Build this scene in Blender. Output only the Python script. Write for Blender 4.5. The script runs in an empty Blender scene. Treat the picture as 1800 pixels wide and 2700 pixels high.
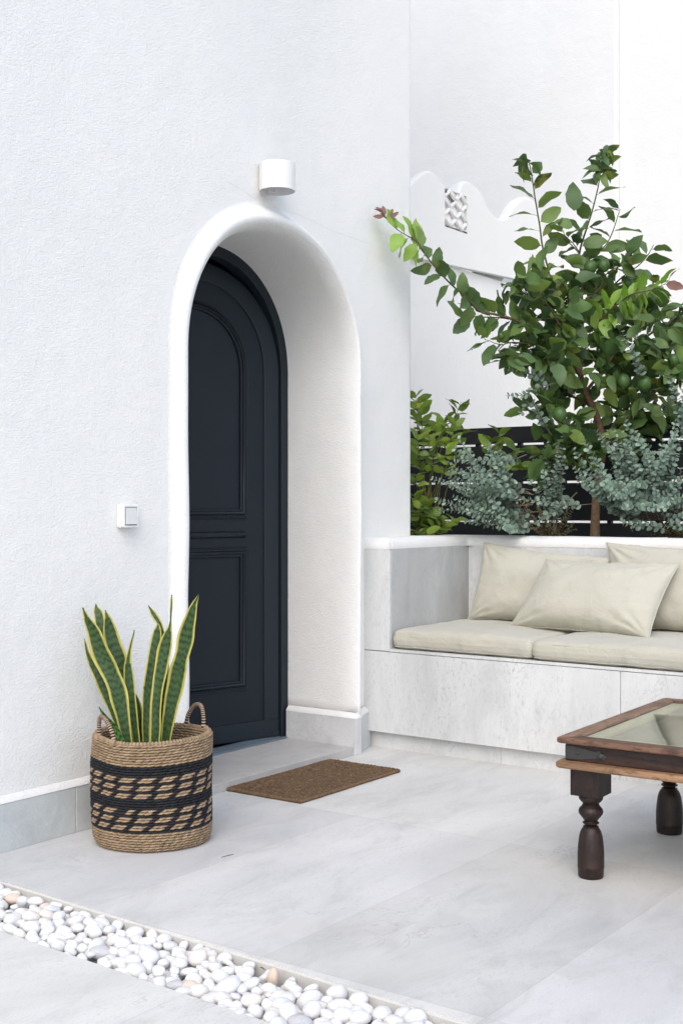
import bpy, bmesh, math, random
from math import sin, cos, pi, radians, sqrt, hypot, atan2, floor as fl
from mathutils import Vector, Matrix, noise
R = radians
scene = bpy.context.scene
C = scene.collection

# ---------------------------------------------------------------- camera
CX, CH, FP, HZ = 3.25, 1.12, 3280.0, 1335.0
cam_d = bpy.data.cameras.new('camera')
cam = bpy.data.objects.new('camera', cam_d); C.objects.link(cam); scene.camera = cam
cam.location = (CX, 0, CH)
cam.rotation_euler = (R(90), 0, math.atan2(.5889, .8082))
cam_d.sensor_fit = 'VERTICAL'; cam_d.sensor_height = 36
cam_d.lens = FP / 2700 * 36
cam_d.shift_y = -15 / 2700
cam_d.clip_start = .05; cam_d.clip_end = 500

# ---------------------------------------------------------------- world, sun, exposure
SUN_DIR = Vector((.42, -.75, .85)).normalized()
w = bpy.data.worlds.new('World'); scene.world = w; w.use_nodes = True
wn = w.node_tree; bg = wn.nodes['Background']
sky = wn.nodes.new('ShaderNodeTexSky'); sky.sky_type = 'NISHITA'; sky.sun_disc = False
sky.sun_elevation = math.asin(SUN_DIR.z)
sky.sun_rotation = math.atan2(SUN_DIR.x, SUN_DIR.y)
sky.air_density = 1.0; sky.dust_density = 2.0; sky.ozone_density = .6
wn.links.new(sky.outputs[0], bg.inputs[0]); bg.inputs[1].default_value = .15
sd = bpy.data.lights.new('sun', 'SUN'); sd.energy = .72; sd.angle = R(50); sd.color = (1, .985, .965)
so = bpy.data.objects.new('sun', sd); C.objects.link(so)
so.rotation_euler = (-SUN_DIR).to_track_quat('-Z', 'Y').to_euler()
vs = scene.view_settings
vs.view_transform = 'Standard'; vs.look = 'None'; vs.gamma = 1; vs.exposure = .84
scene.cycles.max_bounces = 8; scene.cycles.diffuse_bounces = 5
scene.cycles.transparent_max_bounces = 8

# ---------------------------------------------------------------- helpers
def P(u, v, t):
    """survey helper: bearing u, level v and distance t from the viewpoint to a world point"""
    d = (u - 900) / FP
    return Vector((CX + (.8082*d - .5889)*t, (.5889*d + .8082)*t, CH - (v - HZ)*t/FP))

def ob(name, me, mat=None, parent=None):
    o = bpy.data.objects.new(name, me); C.objects.link(o)
    if mat is not None:
        for m in (mat if isinstance(mat, (list, tuple)) else [mat]): me.materials.append(m)
    if parent is not None: o.parent = parent
    return o
def tag(o, label=None, cat=None, group=None, kind=None):
    if label: o['label'] = label
    if cat: o['category'] = cat
    if group: o['group'] = group
    if kind: o['kind'] = kind
    return o
def empty(name, loc=(0, 0, 0), rz=0):
    o = bpy.data.objects.new(name, None); C.objects.link(o); o.location = loc; o.rotation_euler = (0, 0, rz)
    o.empty_display_size = .1
    return o

class MB:
    def __init__(s): s.v = []; s.f = []; s.c = []; s.m = []
    def add(s, vs_, fs, col=None, mi=0):
        n = len(s.v); s.v += [tuple(p) for p in vs_]
        s.f += [tuple(i + n for i in f) for f in fs]
        s.c += [col or (1, 1, 1)] * len(vs_); s.m += [mi]*len(fs)
    def box(s, x0, x1, y0, y1, z0, z1, col=None, mi=0):
        s.add([(x0,y0,z0),(x1,y0,z0),(x1,y1,z0),(x0,y1,z0),(x0,y0,z1),(x1,y0,z1),(x1,y1,z1),(x0,y1,z1)],
              [(0,3,2,1),(4,5,6,7),(0,1,5,4),(1,2,6,5),(2,3,7,6),(3,0,4,7)], col, mi)
    def tube(s, pts, rad, seg=8, col=None, cap=True, mi=0, cols=None):
        pts = [Vector(p) for p in pts]; n = len(pts)
        rs = rad if isinstance(rad, (list, tuple)) else [rad]*n
        tg = (pts[1]-pts[0]).normalized()
        up = Vector((0,0,1)) if abs(tg.z) < .9 else Vector((1,0,0))
        nx = tg.cross(up).normalized()
        vs_ = []; base = len(s.v)
        for i, p in enumerate(pts):
            t = (pts[min(i+1, n-1)] - pts[max(i-1, 0)])
            if t.length < 1e-9: t = tg
            t.normalize()
            nx = (nx - t*nx.dot(t))
            nx = nx.normalized() if nx.length > 1e-6 else t.orthogonal().normalized()
            ny = t.cross(nx)
            for k in range(seg):
                a = 2*pi*k/seg
                vs_.append(p + (nx*cos(a) + ny*sin(a))*rs[i])
        fs = []
        for i in range(n-1):
            for k in range(seg):
                a = i*seg+k; b = i*seg+(k+1) % seg
                fs.append((a, b, b+seg, a+seg))
        if cap:
            fs.append(tuple(range(seg-1, -1, -1))); fs.append(tuple((n-1)*seg+k for k in range(seg)))
        s.add(vs_, fs, col, mi)
        if cols:
            for i in range(n):
                for k in range(seg): s.c[base+i*seg+k] = cols[i]
    def lathe(s, prof, seg=32, cx=0, cy=0, col=None, closed=True):
        vs_ = []; fs = []
        for r, z in prof:
            for k in range(seg):
                a = 2*pi*k/seg; vs_.append((cx + r*cos(a), cy + r*sin(a), z))
        for i in range(len(prof)-1):
            for k in range(seg):
                a = i*seg+k; b = i*seg+(k+1) % seg
                fs.append((a, b, b+seg, a+seg))
        if closed:
            fs.append(tuple(range(seg-1, -1, -1))); fs.append(tuple((len(prof)-1)*seg+k for k in range(seg)))
        s.add(vs_, fs, col)
    def build(s, name, mat, parent=None, smooth=True, colors=False, ang=None):
        me = bpy.data.meshes.new(name); me.from_pydata(s.v, [], s.f)
        if colors:
            at = me.color_attributes.new('col', 'FLOAT_COLOR', 'POINT')
            flat = []
            for c in s.c: flat += [c[0], c[1], c[2], 1]
            at.data.foreach_set('color', flat)
        me.polygons.foreach_set('material_index', s.m)
        me.polygons.foreach_set('use_smooth', [bool(smooth)]*len(me.polygons))
        o = ob(name, me, mat, parent)
        if ang is not None: me.set_sharp_from_angle(angle=R(ang))
        me.update()
        return o
def bevel(o, wd=.004, seg=2):
    m = o.modifiers.new('bevel', 'BEVEL'); m.width = wd; m.segments = seg; m.limit_method = 'ANGLE'; m.angle_limit = R(35)
    return o
def prism(mb, pts, d0, d1, axis='y', col=None):
    """closed outline pts in a plane, extruded along axis between d0 and d1"""
    n = len(pts)
    def mk(p, d):
        return {'y': (p[0], d, p[1]), 'x': (d, p[0], p[1]), 'z': (p[0], p[1], d)}[axis]
    vs_ = [mk(p, d0) for p in pts] + [mk(p, d1) for p in pts]
    fs = [tuple(range(n)), tuple(range(2*n-1, n-1, -1))] + [(i, i+n, (i+1) % n+n, (i+1) % n) for i in range(n)]
    mb.add(vs_, fs, col)
def fixn(o):
    bm = bmesh.new(); bm.from_mesh(o.data); bmesh.ops.recalc_face_normals(bm, faces=bm.faces); bm.to_mesh(o.data); bm.free(); return o
def lerp(a, b, t): return a + (b-a)*t
def spline(pts, n):
    """catmull-rom through pts (tuples of any length), n samples per span"""
    out = []
    Q = [pts[0]] + list(pts) + [pts[-1]]
    for i in range(1, len(Q)-2):
        p0, p1, p2, p3 = Q[i-1], Q[i], Q[i+1], Q[i+2]
        for k in range(n):
            t = k/n
            out.append(tuple(.5*((2*b) + (-a+c)*t + (2*a-5*b+4*c-d)*t*t + (-a+3*b-3*c+d)*t**3) for a, b, c, d in zip(p0, p1, p2, p3)))
    out.append(tuple(pts[-1]))
    return out

# ---------------------------------------------------------------- materials
class NT:
    def __init__(s, name, rough=.6, spec=.3):
        s.m = bpy.data.materials.new(name); s.m.use_nodes = True
        s.t = s.m.node_tree; s.b = s.t.nodes['Principled BSDF']
        s.b.inputs['Roughness'].default_value = rough
        s.b.inputs['Specular IOR Level'].default_value = spec
        s.tc = s.n('ShaderNodeTexCoord')
    def n(s, t, **k):
        nd = s.t.nodes.new(t)
        for a, b in k.items(): setattr(nd, a, b)
        return nd
    def l(s, a, b): s.t.links.new(a, b)
    def mapping(s, scale=(1, 1, 1), rot=(0, 0, 0), src='Object'):
        mp = s.n('ShaderNodeMapping'); mp.inputs['Scale'].default_value = scale; mp.inputs['Rotation'].default_value = rot
        s.l(s.tc.outputs[src], mp.inputs[0]); return mp.outputs[0]
    def noise(s, sc, det=4, ro=.55, vec=None, dist=0):
        nn = s.n('ShaderNodeTexNoise'); nn.inputs['Scale'].default_value = sc; nn.inputs['Detail'].default_value = det
        nn.inputs['Roughness'].default_value = ro; nn.inputs['Distortion'].default_value = dist
        s.l(vec if vec is not None else s.tc.outputs['Object'], nn.inputs['Vector']); return nn.outputs['Fac']
    def ramp(s, f, stops, interp='LINEAR'):
        r = s.n('ShaderNodeValToRGB'); s.l(f, r.inputs[0]); r.color_ramp.interpolation = interp
        e = r.color_ramp.elements
        while len(e) < len(stops): e.new(.5)
        for i, (p, c) in enumerate(stops):
            e[i].position = p; e[i].color = (c[0], c[1], c[2], 1) if isinstance(c, (tuple, list)) else (c, c, c, 1)
        return r.outputs[0]
    def mix(s, f, a, b, mode='MIX'):
        m = s.n('ShaderNodeMix'); m.data_type = 'RGBA'; m.blend_type = mode
        for sock, val in ((m.inputs[0], f), (m.inputs[6], a), (m.inputs[7], b)):
            if isinstance(val, (int, float)): sock.default_value = val
            elif isinstance(val, (tuple, list)): sock.default_value = (*val[:3], 1)
            else: s.l(val, sock)
        return m.outputs[2]
    def math(s, op, a, b=0.0, c=0.0):
        m = s.n('ShaderNodeMath'); m.operation = op
        for i, val in enumerate((a, b, c)):
            if isinstance(val, (int, float)): m.inputs[i].default_value = val
            else: s.l(val, m.inputs[i])
        return m.outputs[0]
    def color(s, c):
        if isinstance(c, (tuple, list)): s.b.inputs['Base Color'].default_value = (*c, 1)
        else: s.l(c, s.b.inputs['Base Color'])
    def bump(s, h, dist=.002, st=1.0, prev=None):
        b = s.n('ShaderNodeBump'); b.inputs['Distance'].default_value = dist; b.inputs['Strength'].default_value = st
        s.l(h, b.inputs['Height'])
        if prev is not None: s.l(prev, b.inputs['Normal'])
        s.l(b.outputs[0], s.b.inputs['Normal']); return b.outputs[0]
    def attr(s):
        a = s.n('ShaderNodeAttribute'); a.attribute_name = 'col'; return a.outputs['Color']
    def island(s):
        g = s.n('ShaderNodeNewGeometry'); return g.outputs['Random Per Island']

def m_plaster(name, col, k=1.0, soil=0.0):
    t = NT(name, .75, .2)
    big = t.noise(1.3, 3, .5)
    med = t.noise(9, 3, .6)
    c = t.mix(t.ramp(big, [(.35, 0.0), (.7, 1.0)]), [x*.965 for x in col], col)
    c = t.mix(t.math('MULTIPLY', t.ramp(med, [(.3, 1.0), (.48, 0.0)]), .25), c, [x*.93 for x in col])
    if soil:
        st = t.noise(3.0, 6, .65, t.mapping((1, 1, 3)))
        c = t.mix(t.math('MULTIPLY', t.ramp(st, [(.5, 0.0), (.68, 1.0)]), soil), c, (.66, .55, .47))
    t.color(c)
    fine = t.noise(120, 3, .6, t.mapping((1, 1, 1.5), (R(25), 0, 0)), .35)
    grain = t.ramp(fine, [(.38, 0.0), (.62, 1.0)])
    dots = t.ramp(t.noise(190, 1, .5), [(.60, 0.0), (.72, 1.0)])
    n0 = t.bump(t.noise(5, 3, .55), .010*k, .7)
    n1 = t.bump(t.noise(26, 4, .6), .0022*k, .6, n0)
    n2 = t.bump(grain, .0010*k, .85, n1)
    t.bump(dots, .0009*k, .7, n2)
    return t.m
PL = m_plaster('white_plaster', (.785, .785, .765))
PLF = m_plaster('far_plaster', (.81, .81, .79), .8)
PLC = m_plaster('cap_plaster', (.72, .715, .70), .8)
PLD = m_plaster('soiled_cap_plaster', (.72, .68, .65), .8, .9)

def m_stone(name, c0, c1, k=1.0, vert=False, dark=(.30, .30, .31), speck=.55, tiles=False):
    t = NT(name, .55, .3)
    o = t.n('ShaderNodeObjectInfo')
    if vert: mp = t.mapping((1, 1, .33), (R(4), R(3), 0))
    elif tiles: mp = t.mapping((1.0, .42, 1), (0, 0, R(58)))
    else: mp = t.mapping((1, 1, 1))
    a = t.noise(2.2, 6, .6, mp, .6)
    c = t.mix(t.ramp(a, [(.34, 0.0), (.66, 1.0)]), c0, c1)
    cloud = t.noise(5.5, 6, .68, mp, 1.2)
    c = t.mix(t.math('MULTIPLY', t.ramp(cloud, [(.47, 0.0), (.66, 1.0)]), .45), c, [x*.80 for x in c0])
    gr = t.noise(260, 3, .7)
    c = t.mix(t.math('MULTIPLY', t.ramp(gr, [(.42, 0.0), (.68, 1.0)]), .28), c, [x*.72 for x in c0])
    s1 = t.noise(115, 5, .7, mp, .5)
    msk = t.noise(4.5, 4, .6, mp)
    f = t.math('MULTIPLY', t.ramp(s1, [(.53, 0.0), (.66, 1.0)]), t.ramp(msk, [(.38, .08), (.68, 1.0)]))
    c = t.mix(t.math('MULTIPLY', f, speck), c, dark)
    # hairline veins
    vn = t.noise(1.7, 5, .62, t.mapping((1, 1, 1), (0, 0, R(20))), 1.1)
    vein = t.ramp(t.math('ABSOLUTE', t.math('SUBTRACT', vn, .5)), [(.0, 1.0), (.006, 0.0)])
    vm = t.ramp(t.noise(1.1, 2, .5), [(.52, 0.0), (.62, 1.0)])
    c = t.mix(t.math('MULTIPLY', t.math('MULTIPLY', vein, vm), .45), c, [x*.55 for x in c0])
    wm = t.noise(.9, 4, .6)
    c = t.mix(t.math('MULTIPLY', t.ramp(wm, [(.5, 0.0), (.68, 1.0)]), .35), c, (c1[0], c1[1]*.965, c1[2]*.91))
    joint = None
    if tiles:
        sp = t.n('ShaderNodeSeparateXYZ'); t.l(t.tc.outputs['Object'], sp.inputs[0])
        X = t.math('DIVIDE', t.math('SUBTRACT', sp.outputs[0], .008), .631)
        Y = t.math('DIVIDE', t.math('SUBTRACT', sp.outputs[1], 3.666), 1.28)
        ix = t.math('FLOOR', X); iy = t.math('FLOOR', Y)
        cb = t.n('ShaderNodeCombineXYZ'); t.l(ix, cb.inputs[0]); t.l(iy, cb.inputs[1])
        wn_ = t.n('ShaderNodeTexWhiteNoise'); wn_.noise_dimensions = '3D'; t.l(cb.outputs[0], wn_.inputs['Vector'])
        tone = t.ramp(wn_.outputs['Value'], [(0, (.90, .90, .91)), (.5, (.96, .96, .955)), (1, (1.02, 1.015, 1.0))])
        c = t.mix(1.0, c, tone, 'MULTIPLY')
        for (kx, ky, kc) in ((2, -1, (.93, .93, .925)), (0, -1, (.94, .945, .96)), (3, -1, (1.03, 1.03, 1.03)), (1, -1, (1.03, 1.03, 1.03)), (1, -3, (.92, .92, .915))):
            on = t.math('MULTIPLY', t.math('COMPARE', ix, kx, .1), t.math('COMPARE', iy, ky, .1))
            c = t.mix(on, c, t.mix(1.0, c, kc, 'MULTIPLY'))
        fx = t.math('FRACT', X); fy = t.math('FRACT', Y)
        dx = t.math('MULTIPLY', t.math('MINIMUM', fx, t.math('SUBTRACT', 1.0, fx)), .631)
        dy = t.math('MULTIPLY', t.math('MINIMUM', fy, t.math('SUBTRACT', 1.0, fy)), 1.28)
        d = t.math('MINIMUM', dx, dy)
        joint = t.math('LESS_THAN', d, .0011)
        c = t.mix(t.math('MULTIPLY', joint, .45), c, (.42, .40, .38))
    t.color(c)
    n1 = t.bump(t.noise(42, 6, .72, mp, .6), .0022*k, .7)
    n1 = t.bump(t.noise(160, 2, .6, mp), .0010*k, .6, n1)
    if joint is not None: t.bump(t.math('SUBTRACT', 1.0, joint), .002, 1, n1)
    return t.m
ST_FLOOR = m_stone('floor_stone', (.565, .565, .55), (.71, .705, .685), .9, tiles=True, speck=.38)
ST_BENCH = m_stone('bench_stone', (.56, .57, .57), (.675, .68, .675), 1.0, vert=True, speck=.75)
ST_ARM = m_stone('arm_stone', (.39, .40, .395), (.49, .495, .49), 1.0, vert=True, speck=.7)
ST_BASE = m_stone('skirting_stone', (.46, .49, .49), (.56, .59, .59), 1.0, speck=.35)
ST_BASE2 = m_stone('pale_skirting_stone', (.50, .51, .52), (.64, .645, .65), 1.1, speck=.5)
ST_STEP = m_stone('step_stone', (.40, .395, .385), (.50, .49, .475), .9, speck=.3)

def m_simple(name, col, rough=.5, spec=.4, bumps=None, var=0, metal=0):
    t = NT(name, rough, spec)
    if var:
        f = t.noise(6, 4, .6)
        t.color(t.mix(f, [x*(1-var) for x in col], [x*(1+var) for x in col]))
    else: t.color(col)
    if bumps: t.bump(t.noise(bumps[0], 3, .6), bumps[1], .8)
    t.b.inputs['Metallic'].default_value = metal
    return t.m
DOOR = m_simple('slate_blue_paint', (.0085, .0135, .0200), .45, .25, (45, .0006), .10)
DOORF = m_simple('slate_blue_frame_paint', (.0105, .0170, .0240), .42, .30, (45, .0005), .08)
DARK = m_simple('dark_seal', (.006, .006, .007), .6, .2)
ALU = m_simple('sill_metal', (.17, .22, .26), .38, .5, None, .1, .3)
BROWN = m_simple('interior_wood', (.10, .055, .03), .6, .3, None, .3)
WHITEP = m_simple('white_lacquer', (.70, .70, .695), .35, .4)
SWP = m_simple('switch_plastic', (.74, .745, .73), .3, .5)
SWG = m_simple('switch_rocker_plastic', (.62, .635, .625), .35, .5)
FENCE = m_simple('black_fence_board', (.018, .019, .021), .6, .25, (60, .0005), .2)
SOIL = m_simple('soil', (.045, .035, .028), .95, .1, (40, .02), .4)
EDGE = m_simple('cream_channel_edge', (.56, .545, .51), .7, .2, (60, .002), .08)
GROUND = m_simple('ground_gravel', (.45, .44, .43), .9, .1, (30, .01), .1)
GROUT = m_simple('joint_grout', (.50, .44, .38), .9, .1)
CRACK = m_simple('crack_shadow', (.50, .49, .48), .9, .1)
IRON = m_simple('blackened_iron', (.030, .028, .028), .55, .5, (70, .0015), .3)

def m_fabric():
    t = NT('cream_canvas', .85, .15)
    f = t.noise(3, 4, .6)
    c = t.mix(f, (.425, .410, .342), (.49, .475, .40))
    c = t.mix(t.math('MULTIPLY', t.ramp(t.noise(9, 5, .65), [(.56, 0.0), (.7, 1.0)]), .25), c, (.32, .30, .24))
    t.color(c)
    n = t.bump(t.noise(5, 4, .55, None, .6), .018, .6)
    n = t.bump(t.noise(15, 4, .6, None, 1.6), .0055, .6, n)
    t.bump(t.noise(420, 2, .6), .0004, .5, n)
    t.b.inputs['Sheen Weight'].default_value = .15
    return t.m
FAB = m_fabric()

def m_wood(name, dark, light, thr=.5, sc=(2.2, 28, 28)):
    t = NT(name, .48, .4)
    mp = t.mapping(sc)
    g = t.noise(1.0, 6, .68, mp, .8)
    blot = t.noise(9, 5, .65)
    c = t.mix(t.ramp(g, [(.34, 0.0), (.66, 1.0)]), dark, light)
    c = t.mix(t.ramp(blot, [(thr, 0.0), (thr+.13, .92)]), c, [x*.8 for x in dark])
    b2 = t.noise(34, 4, .7, t.mapping([max(1.0, x/9) for x in sc]))
    c = t.mix(t.math('MULTIPLY', t.ramp(b2, [(.52, 0.0), (.62, 1.0)]), .7), c, [x*.7 for x in dark])
    t.color(c)
    n = t.bump(t.noise(12, 4, .6), .004, .6)
    n = t.bump(g, .0012, .8, n); t.bump(t.noise(38, 5, .7), .0016, .6, n)
    return t.m
W_TOP = m_wood('worn_table_edge_wood', (.060, .030, .021), (.24, .125, .075), .50)
W_TOPY = m_wood('worn_table_side_wood', (.11, .062, .042), (.31, .195, .125), .55, (28, 2.2, 28))
W_LEDGE = m_wood('worn_ledge_wood', (.11, .058, .032), (.36, .21, .11), .57)
W_DARK = m_wood('dark_table_wood', (.012, .0055, .0045), (.050, .022, .014), .58)
W_LEG = m_wood('dark_leg_wood', (.007, .004, .0035), (.032, .014, .009), .54, (25, 25, 5))

def m_vcol(name, rough=.7, var=.2, bs=(180, .0006), spec=.25, sss=0):
    t = NT(name, rough, spec)
    r = t.noise(60, 3, .6)
    mul = t.ramp(r, [(.3, 1-var), (.7, 1+var)])
    t.color(t.mix(1.0, t.attr(), mul, 'MULTIPLY'))
    t.bump(t.noise(bs[0], 3, .6), bs[1], .8)
    return t.m
WEAVE = m_vcol('woven_seagrass', .8, .28)
STEM_M = m_vcol('bark', .85, .3, (60, .003), .1)
SNAKE = m_vcol('snake_leaf', .45, .10, (90, .0006), .35)
FRUIT = m_simple('green_lemon_skin', (.040, .088, .018), .42, .4, (130, .0012), .2)

def m_leaf(name, stops, back, rough=.42, yel=0.0, trans=.25, blue=0):
    t = NT(name, rough, .4)
    c = t.ramp(t.island(), stops)
    c = t.mix(1.0, c, t.attr(), 'MULTIPLY')
    if yel:
        y = t.ramp(t.noise(7, 4, .6), [(.60, 0.0), (.70, 1.0)])
        c = t.mix(t.math('MULTIPLY', y, yel), c, (.42, .36, .05))
    g = t.n('ShaderNodeNewGeometry')
    c2 = t.mix(t.math('MULTIPLY', g.outputs['Backfacing'], .55), c, back)
    t.color(c2)
    t.bump(t.noise(40, 3, .6), .0015, .6)
    tr = t.n('ShaderNodeBsdfTranslucent'); t.l(c2, tr.inputs[0])
    mx = t.n('ShaderNodeMixShader'); mx.inputs[0].default_value = trans
    out = t.t.nodes['Material Output']
    t.l(t.b.outputs[0], mx.inputs[1]); t.l(tr.outputs[0], mx.inputs[2]); t.l(mx.outputs[0], out.inputs[0])
    return t.m
LEAF = m_leaf('lemon_leaf', [(0, (.040, .080, .028)), (.35, (.074, .142, .040)), (.7, (.125, .205, .050)), (1, (.23, .32, .060))], (.09, .155, .055), .48, .6, .28)
LEAFN = m_leaf('young_lemon_leaf', [(0, (.17, .34, .035)), (.6, (.24, .42, .06)), (1, (.33, .48, .09))], (.30, .46, .10), .4, 0, .4)
LEAFR = m_leaf('red_bud_leaf', [(0, (.16, .07, .06)), (1, (.26, .13, .10))], (.25, .14, .12), .5, 0, .3)
LEAFB = m_leaf('bush_leaf', [(0, (.11, .19, .030)), (.5, (.21, .32, .045)), (1, (.34, .44, .07))], (.13, .2, .06), .42, .75, .3)
EUC = m_leaf('eucalyptus_leaf', [(0, (.13, .205, .155)), (.5, (.20, .295, .22)), (.9, (.29, .39, .30)), (1, (.27, .40, .22))], (.22, .30, .25), .6, 0, .2)
EUCB = m_leaf('low_leaf', [(0, (.050, .075, .035)), (.5, (.085, .12, .050)), (1, (.15, .105, .045))], (.12, .12, .06), .6, .5, .2)

def m_pebble():
    t = NT('pebble_stone', .5, .35)
    oi = t.n('ShaderNodeObjectInfo')
    base = t.ramp(oi.outputs['Random'], [(0, (.66, .66, .655)), (.3, (.76, .755, .745)), (.6, (.70, .705, .71)), (.85, (.77, .76, .735)), (1, (.71, .66, .60))])
    cmb = t.n('ShaderNodeVectorMath'); cmb.operation = 'SCALE'; cmb.inputs['Scale'].default_value = 37
    cx = t.n('ShaderNodeCombineXYZ'); t.l(oi.outputs['Random'], cx.inputs[0]); t.l(cx.outputs[0], cmb.inputs[0])
    ad = t.n('ShaderNodeVectorMath'); ad.operation = 'ADD'; t.l(cmb.outputs[0], ad.inputs[0]); t.l(t.tc.outputs['Object'], ad.inputs[1])
    f = t.noise(22, 5, .65, ad.outputs[0], 1.5)
    c = t.mix(t.math('MULTIPLY', t.ramp(f, [(.56, 0.0), (.72, 1.0)]), .45), base, (.48, .48, .50))
    f2 = t.noise(14, 3, .6, ad.outputs[0])
    c = t.mix(t.math('MULTIPLY', t.ramp(f2, [(.62, 0.0), (.74, 1.0)]), .4), c, (.72, .56, .42))
    t.color(c); t.bump(t.noise(60, 4, .6), .0012, .6)
    return t.m
PEB = m_pebble()
PEB_O = m_simple('orange_pebble_stone', (.66, .53, .43), .5, .35, (60, .001), .15)
PEB_G = m_simple('grey_pebble_stone', (.52, .52, .535), .5, .35, (60, .001), .25)
PEB_P = m_simple('pink_pebble_stone', (.70, .58, .50), .5, .35, (60, .001), .15)

# ---------------------------------------------------------------- ground and paving
g = MB(); g.add([(-60,-60,-.09),(60,-60,-.09),(60,60,-.09),(-60,60,-.09)], [(0,1,2,3)])
tag(g.build('ground', GROUND, None, False), kind='structure')
def edge_hi(x):   # terrace side of the pebble channel
    return 2.392 - .030*(x-.25) + (.012*sin(x*2.3))*.5 + .010*math.exp(-((x-.25)/.25)**2)
def edge_lo(x):
    return 2.128 - .036*(x-.65)
fx = [-.4 + i*.1 for i in range(75)]
def floor_slab(name, ylo, yhi, z=0.0, th=.05):
    mb = MB(); n = len(fx)
    top = [(x, ylo(x), z) for x in fx] + [(x, yhi(x), z) for x in fx] + [(x, ylo(x), z-th) for x in fx] + [(x, yhi(x), z-th) for x in fx]
    fs = []
    for i in range(n-1):
        fs.append((i, i+1, n+i+1, n+i)); fs.append((2*n+i, 3*n+i, 3*n+i+1, 2*n+i+1))
        fs.append((i, 2*n+i, 2*n+i+1, i+1)); fs.append((n+i, n+i+1, 3*n+i+1, 3*n+i))
    mb.add(top, fs); return mb.build(name, ST_FLOOR, None, False)
tag(floor_slab('terrace_paving', lambda x: edge_hi(x)+.006, lambda x: 4.83), kind='structure')
tag(floor_slab('lower_paving', lambda x: -3.5, edge_lo, -.004), kind='structure')
e = MB()
n = len(fx)
vs_ = []
for x in fx:
    y = edge_hi(x); vs_ += [(x, y, -.085), (x, y, -.006), (x, y+.0055, -.0030), (x, y+.0055, -.085)]
fs = []
for i in range(n-1):
    for k in range(3): fs.append((i*4+k, i*4+4+k, i*4+5+k, i*4+1+k))
e.add(vs_, fs)
tag(e.build('channel_edge', EDGE, None, False), kind='structure')

# ---------------------------------------------------------------- house
WX = -.020      # plaster face of the house wall
DX = -.40       # plane of the door frame
YC, RO, ZS = 4.040, .5375, 1.725
house = empty('house', (0, 4.0, 0))
tag(house, 'white rough plastered house wall with rounded arched doorway and dark slate blue door', 'house')
HO = Vector((0, 4.0, 0))
def hpart(mb, name, mat, smooth=True, parent=None, **k):
    off = HO
    mb.v = [(x-off.x, y-off.y, z-off.z) for x, y, z in mb.v]
    return mb.build(name, mat, parent or house, smooth, **k)
def arch_path(r, yc=YC, zs=ZS, nb=16, na=56, zb=0.0, p=2.12):
    """(y, z, outward normal y, z) from left foot over the arch to right foot"""
    out = []
    for i in range(nb): out.append((yc-r, lerp(zb, zs, i/nb), -1, 0))
    for i in range(na+1):
        a = pi - pi*i/na
        cy, cz = cos(a), sin(a)
        k = (abs(cy)**p + abs(cz)**p)**(-1/p)
        out.append((yc + r*cy*k, zs + r*cz*k, cy, cz))
    for i in range(nb-1, -1, -1): out.append((yc+r, lerp(zb, zs, i/nb), 1, 0))
    return out
def setb(y):
    f = max(0.0, min(1.0, (y-3.55)/1.11)); return -.058*f*f*(3-2*f)
XR = WX-.058
AP = arch_path(RO, nb=26, na=72, zb=.166)
def wob(y, z, k):
    return noise.noise(Vector((y*2.6, z*2.6, k)))
def roll_w(ny, nz):
    # width of the plaster bead beyond the opening: wide on the left and top, narrow on the right
    return .80 if ny < 0 else lerp(.80, .40, ny)
mb = MB(); rows = []
for (y, z, ny, nz) in AP:
    ks = roll_w(ny, nz)
    prof = [(0, DX-.03), (0, -.32), (0, -.24), (0, -.18), (0, -.13), (0, -.10), (.0008, -.075), (.004, -.050), (.011, -.026), (.021, -.006), (.033, .008)]
    prof += [(.033+(d_-.033)*ks, x_) for d_, x_ in ((.047, .0155), (.061, .0165), (.075, .0125), (.089, .004), (.102, -.0060), (.113, -.0145), (.122, -.0185), (.140, -.0199))]
    k1 = wob(y, z, 1.3); k2 = wob(y, z, 7.7)
    row = []
    for j, (d, x) in enumerate(prof):
        kk = min(1, max(0, (j-2)/4)) if j < len(prof)-1 else 0
        dd = d + .007*k1*kk; xx = x + .006*k2*kk*(1 if j < len(prof)-4 else .25)
        if j == 0: dd = 0
        dd *= lerp(1.0, .62, max(0, ny)**2); xx += setb(y+ny*dd)*min(1, max(0, (j-10)/6))
        row.append((xx, y + ny*dd, z + nz*dd))
    rows.append(row)
m_ = len(rows[0])
mb.add([p for r_ in rows for p in r_], [(i*m_+j, (i+1)*m_+j, (i+1)*m_+j+1, i*m_+j+1) for i in range(len(rows)-1) for j in range(m_-1)] + [tuple(range(m_)), tuple((len(rows)-1)*m_+j for j in range(m_-1, -1, -1))])
arch = hpart(mb, 'arch_surround', PL)
# wall: one outline round the outer ring of the bead
ring = [(r_[-1][1], r_[-1][2]) for r_ in rows]
HL, HR, HTOP = -4.0, 5.165, 7.2
mb = MB()
outl = [(HR-.035, 0)] + [(HR-.035, HTOP), (HL, HTOP), (HL, 0), (ring[0][0]-.02, 0), (ring[0][0]-.02, .15)] + ring + [(ring[-1][0]+.02, .15), (ring[-1][0]+.02, 0)]
mb.add([(WX, a, b) for a, b in outl], [tuple(range(len(outl)))])
wall = hpart(mb, 'wall', PL, True)
bm = bmesh.new(); bm.from_mesh(wall.data); bmesh.ops.triangulate(bm, faces=bm.faces)
for i_ in range(25):
    yy = 3.55+1.11*i_/24-4.0
    bmesh.ops.bisect_plane(bm, geom=bm.verts[:]+bm.edges[:]+bm.faces[:], plane_co=(0, yy, 0), plane_no=(0, 1, 0), dist=1e-6)
for v_ in bm.verts: v_.co.x += setb(v_.co.y+4.0)
bm.normal_update()
bmesh.ops.recalc_face_normals(bm, faces=bm.faces)
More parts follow.
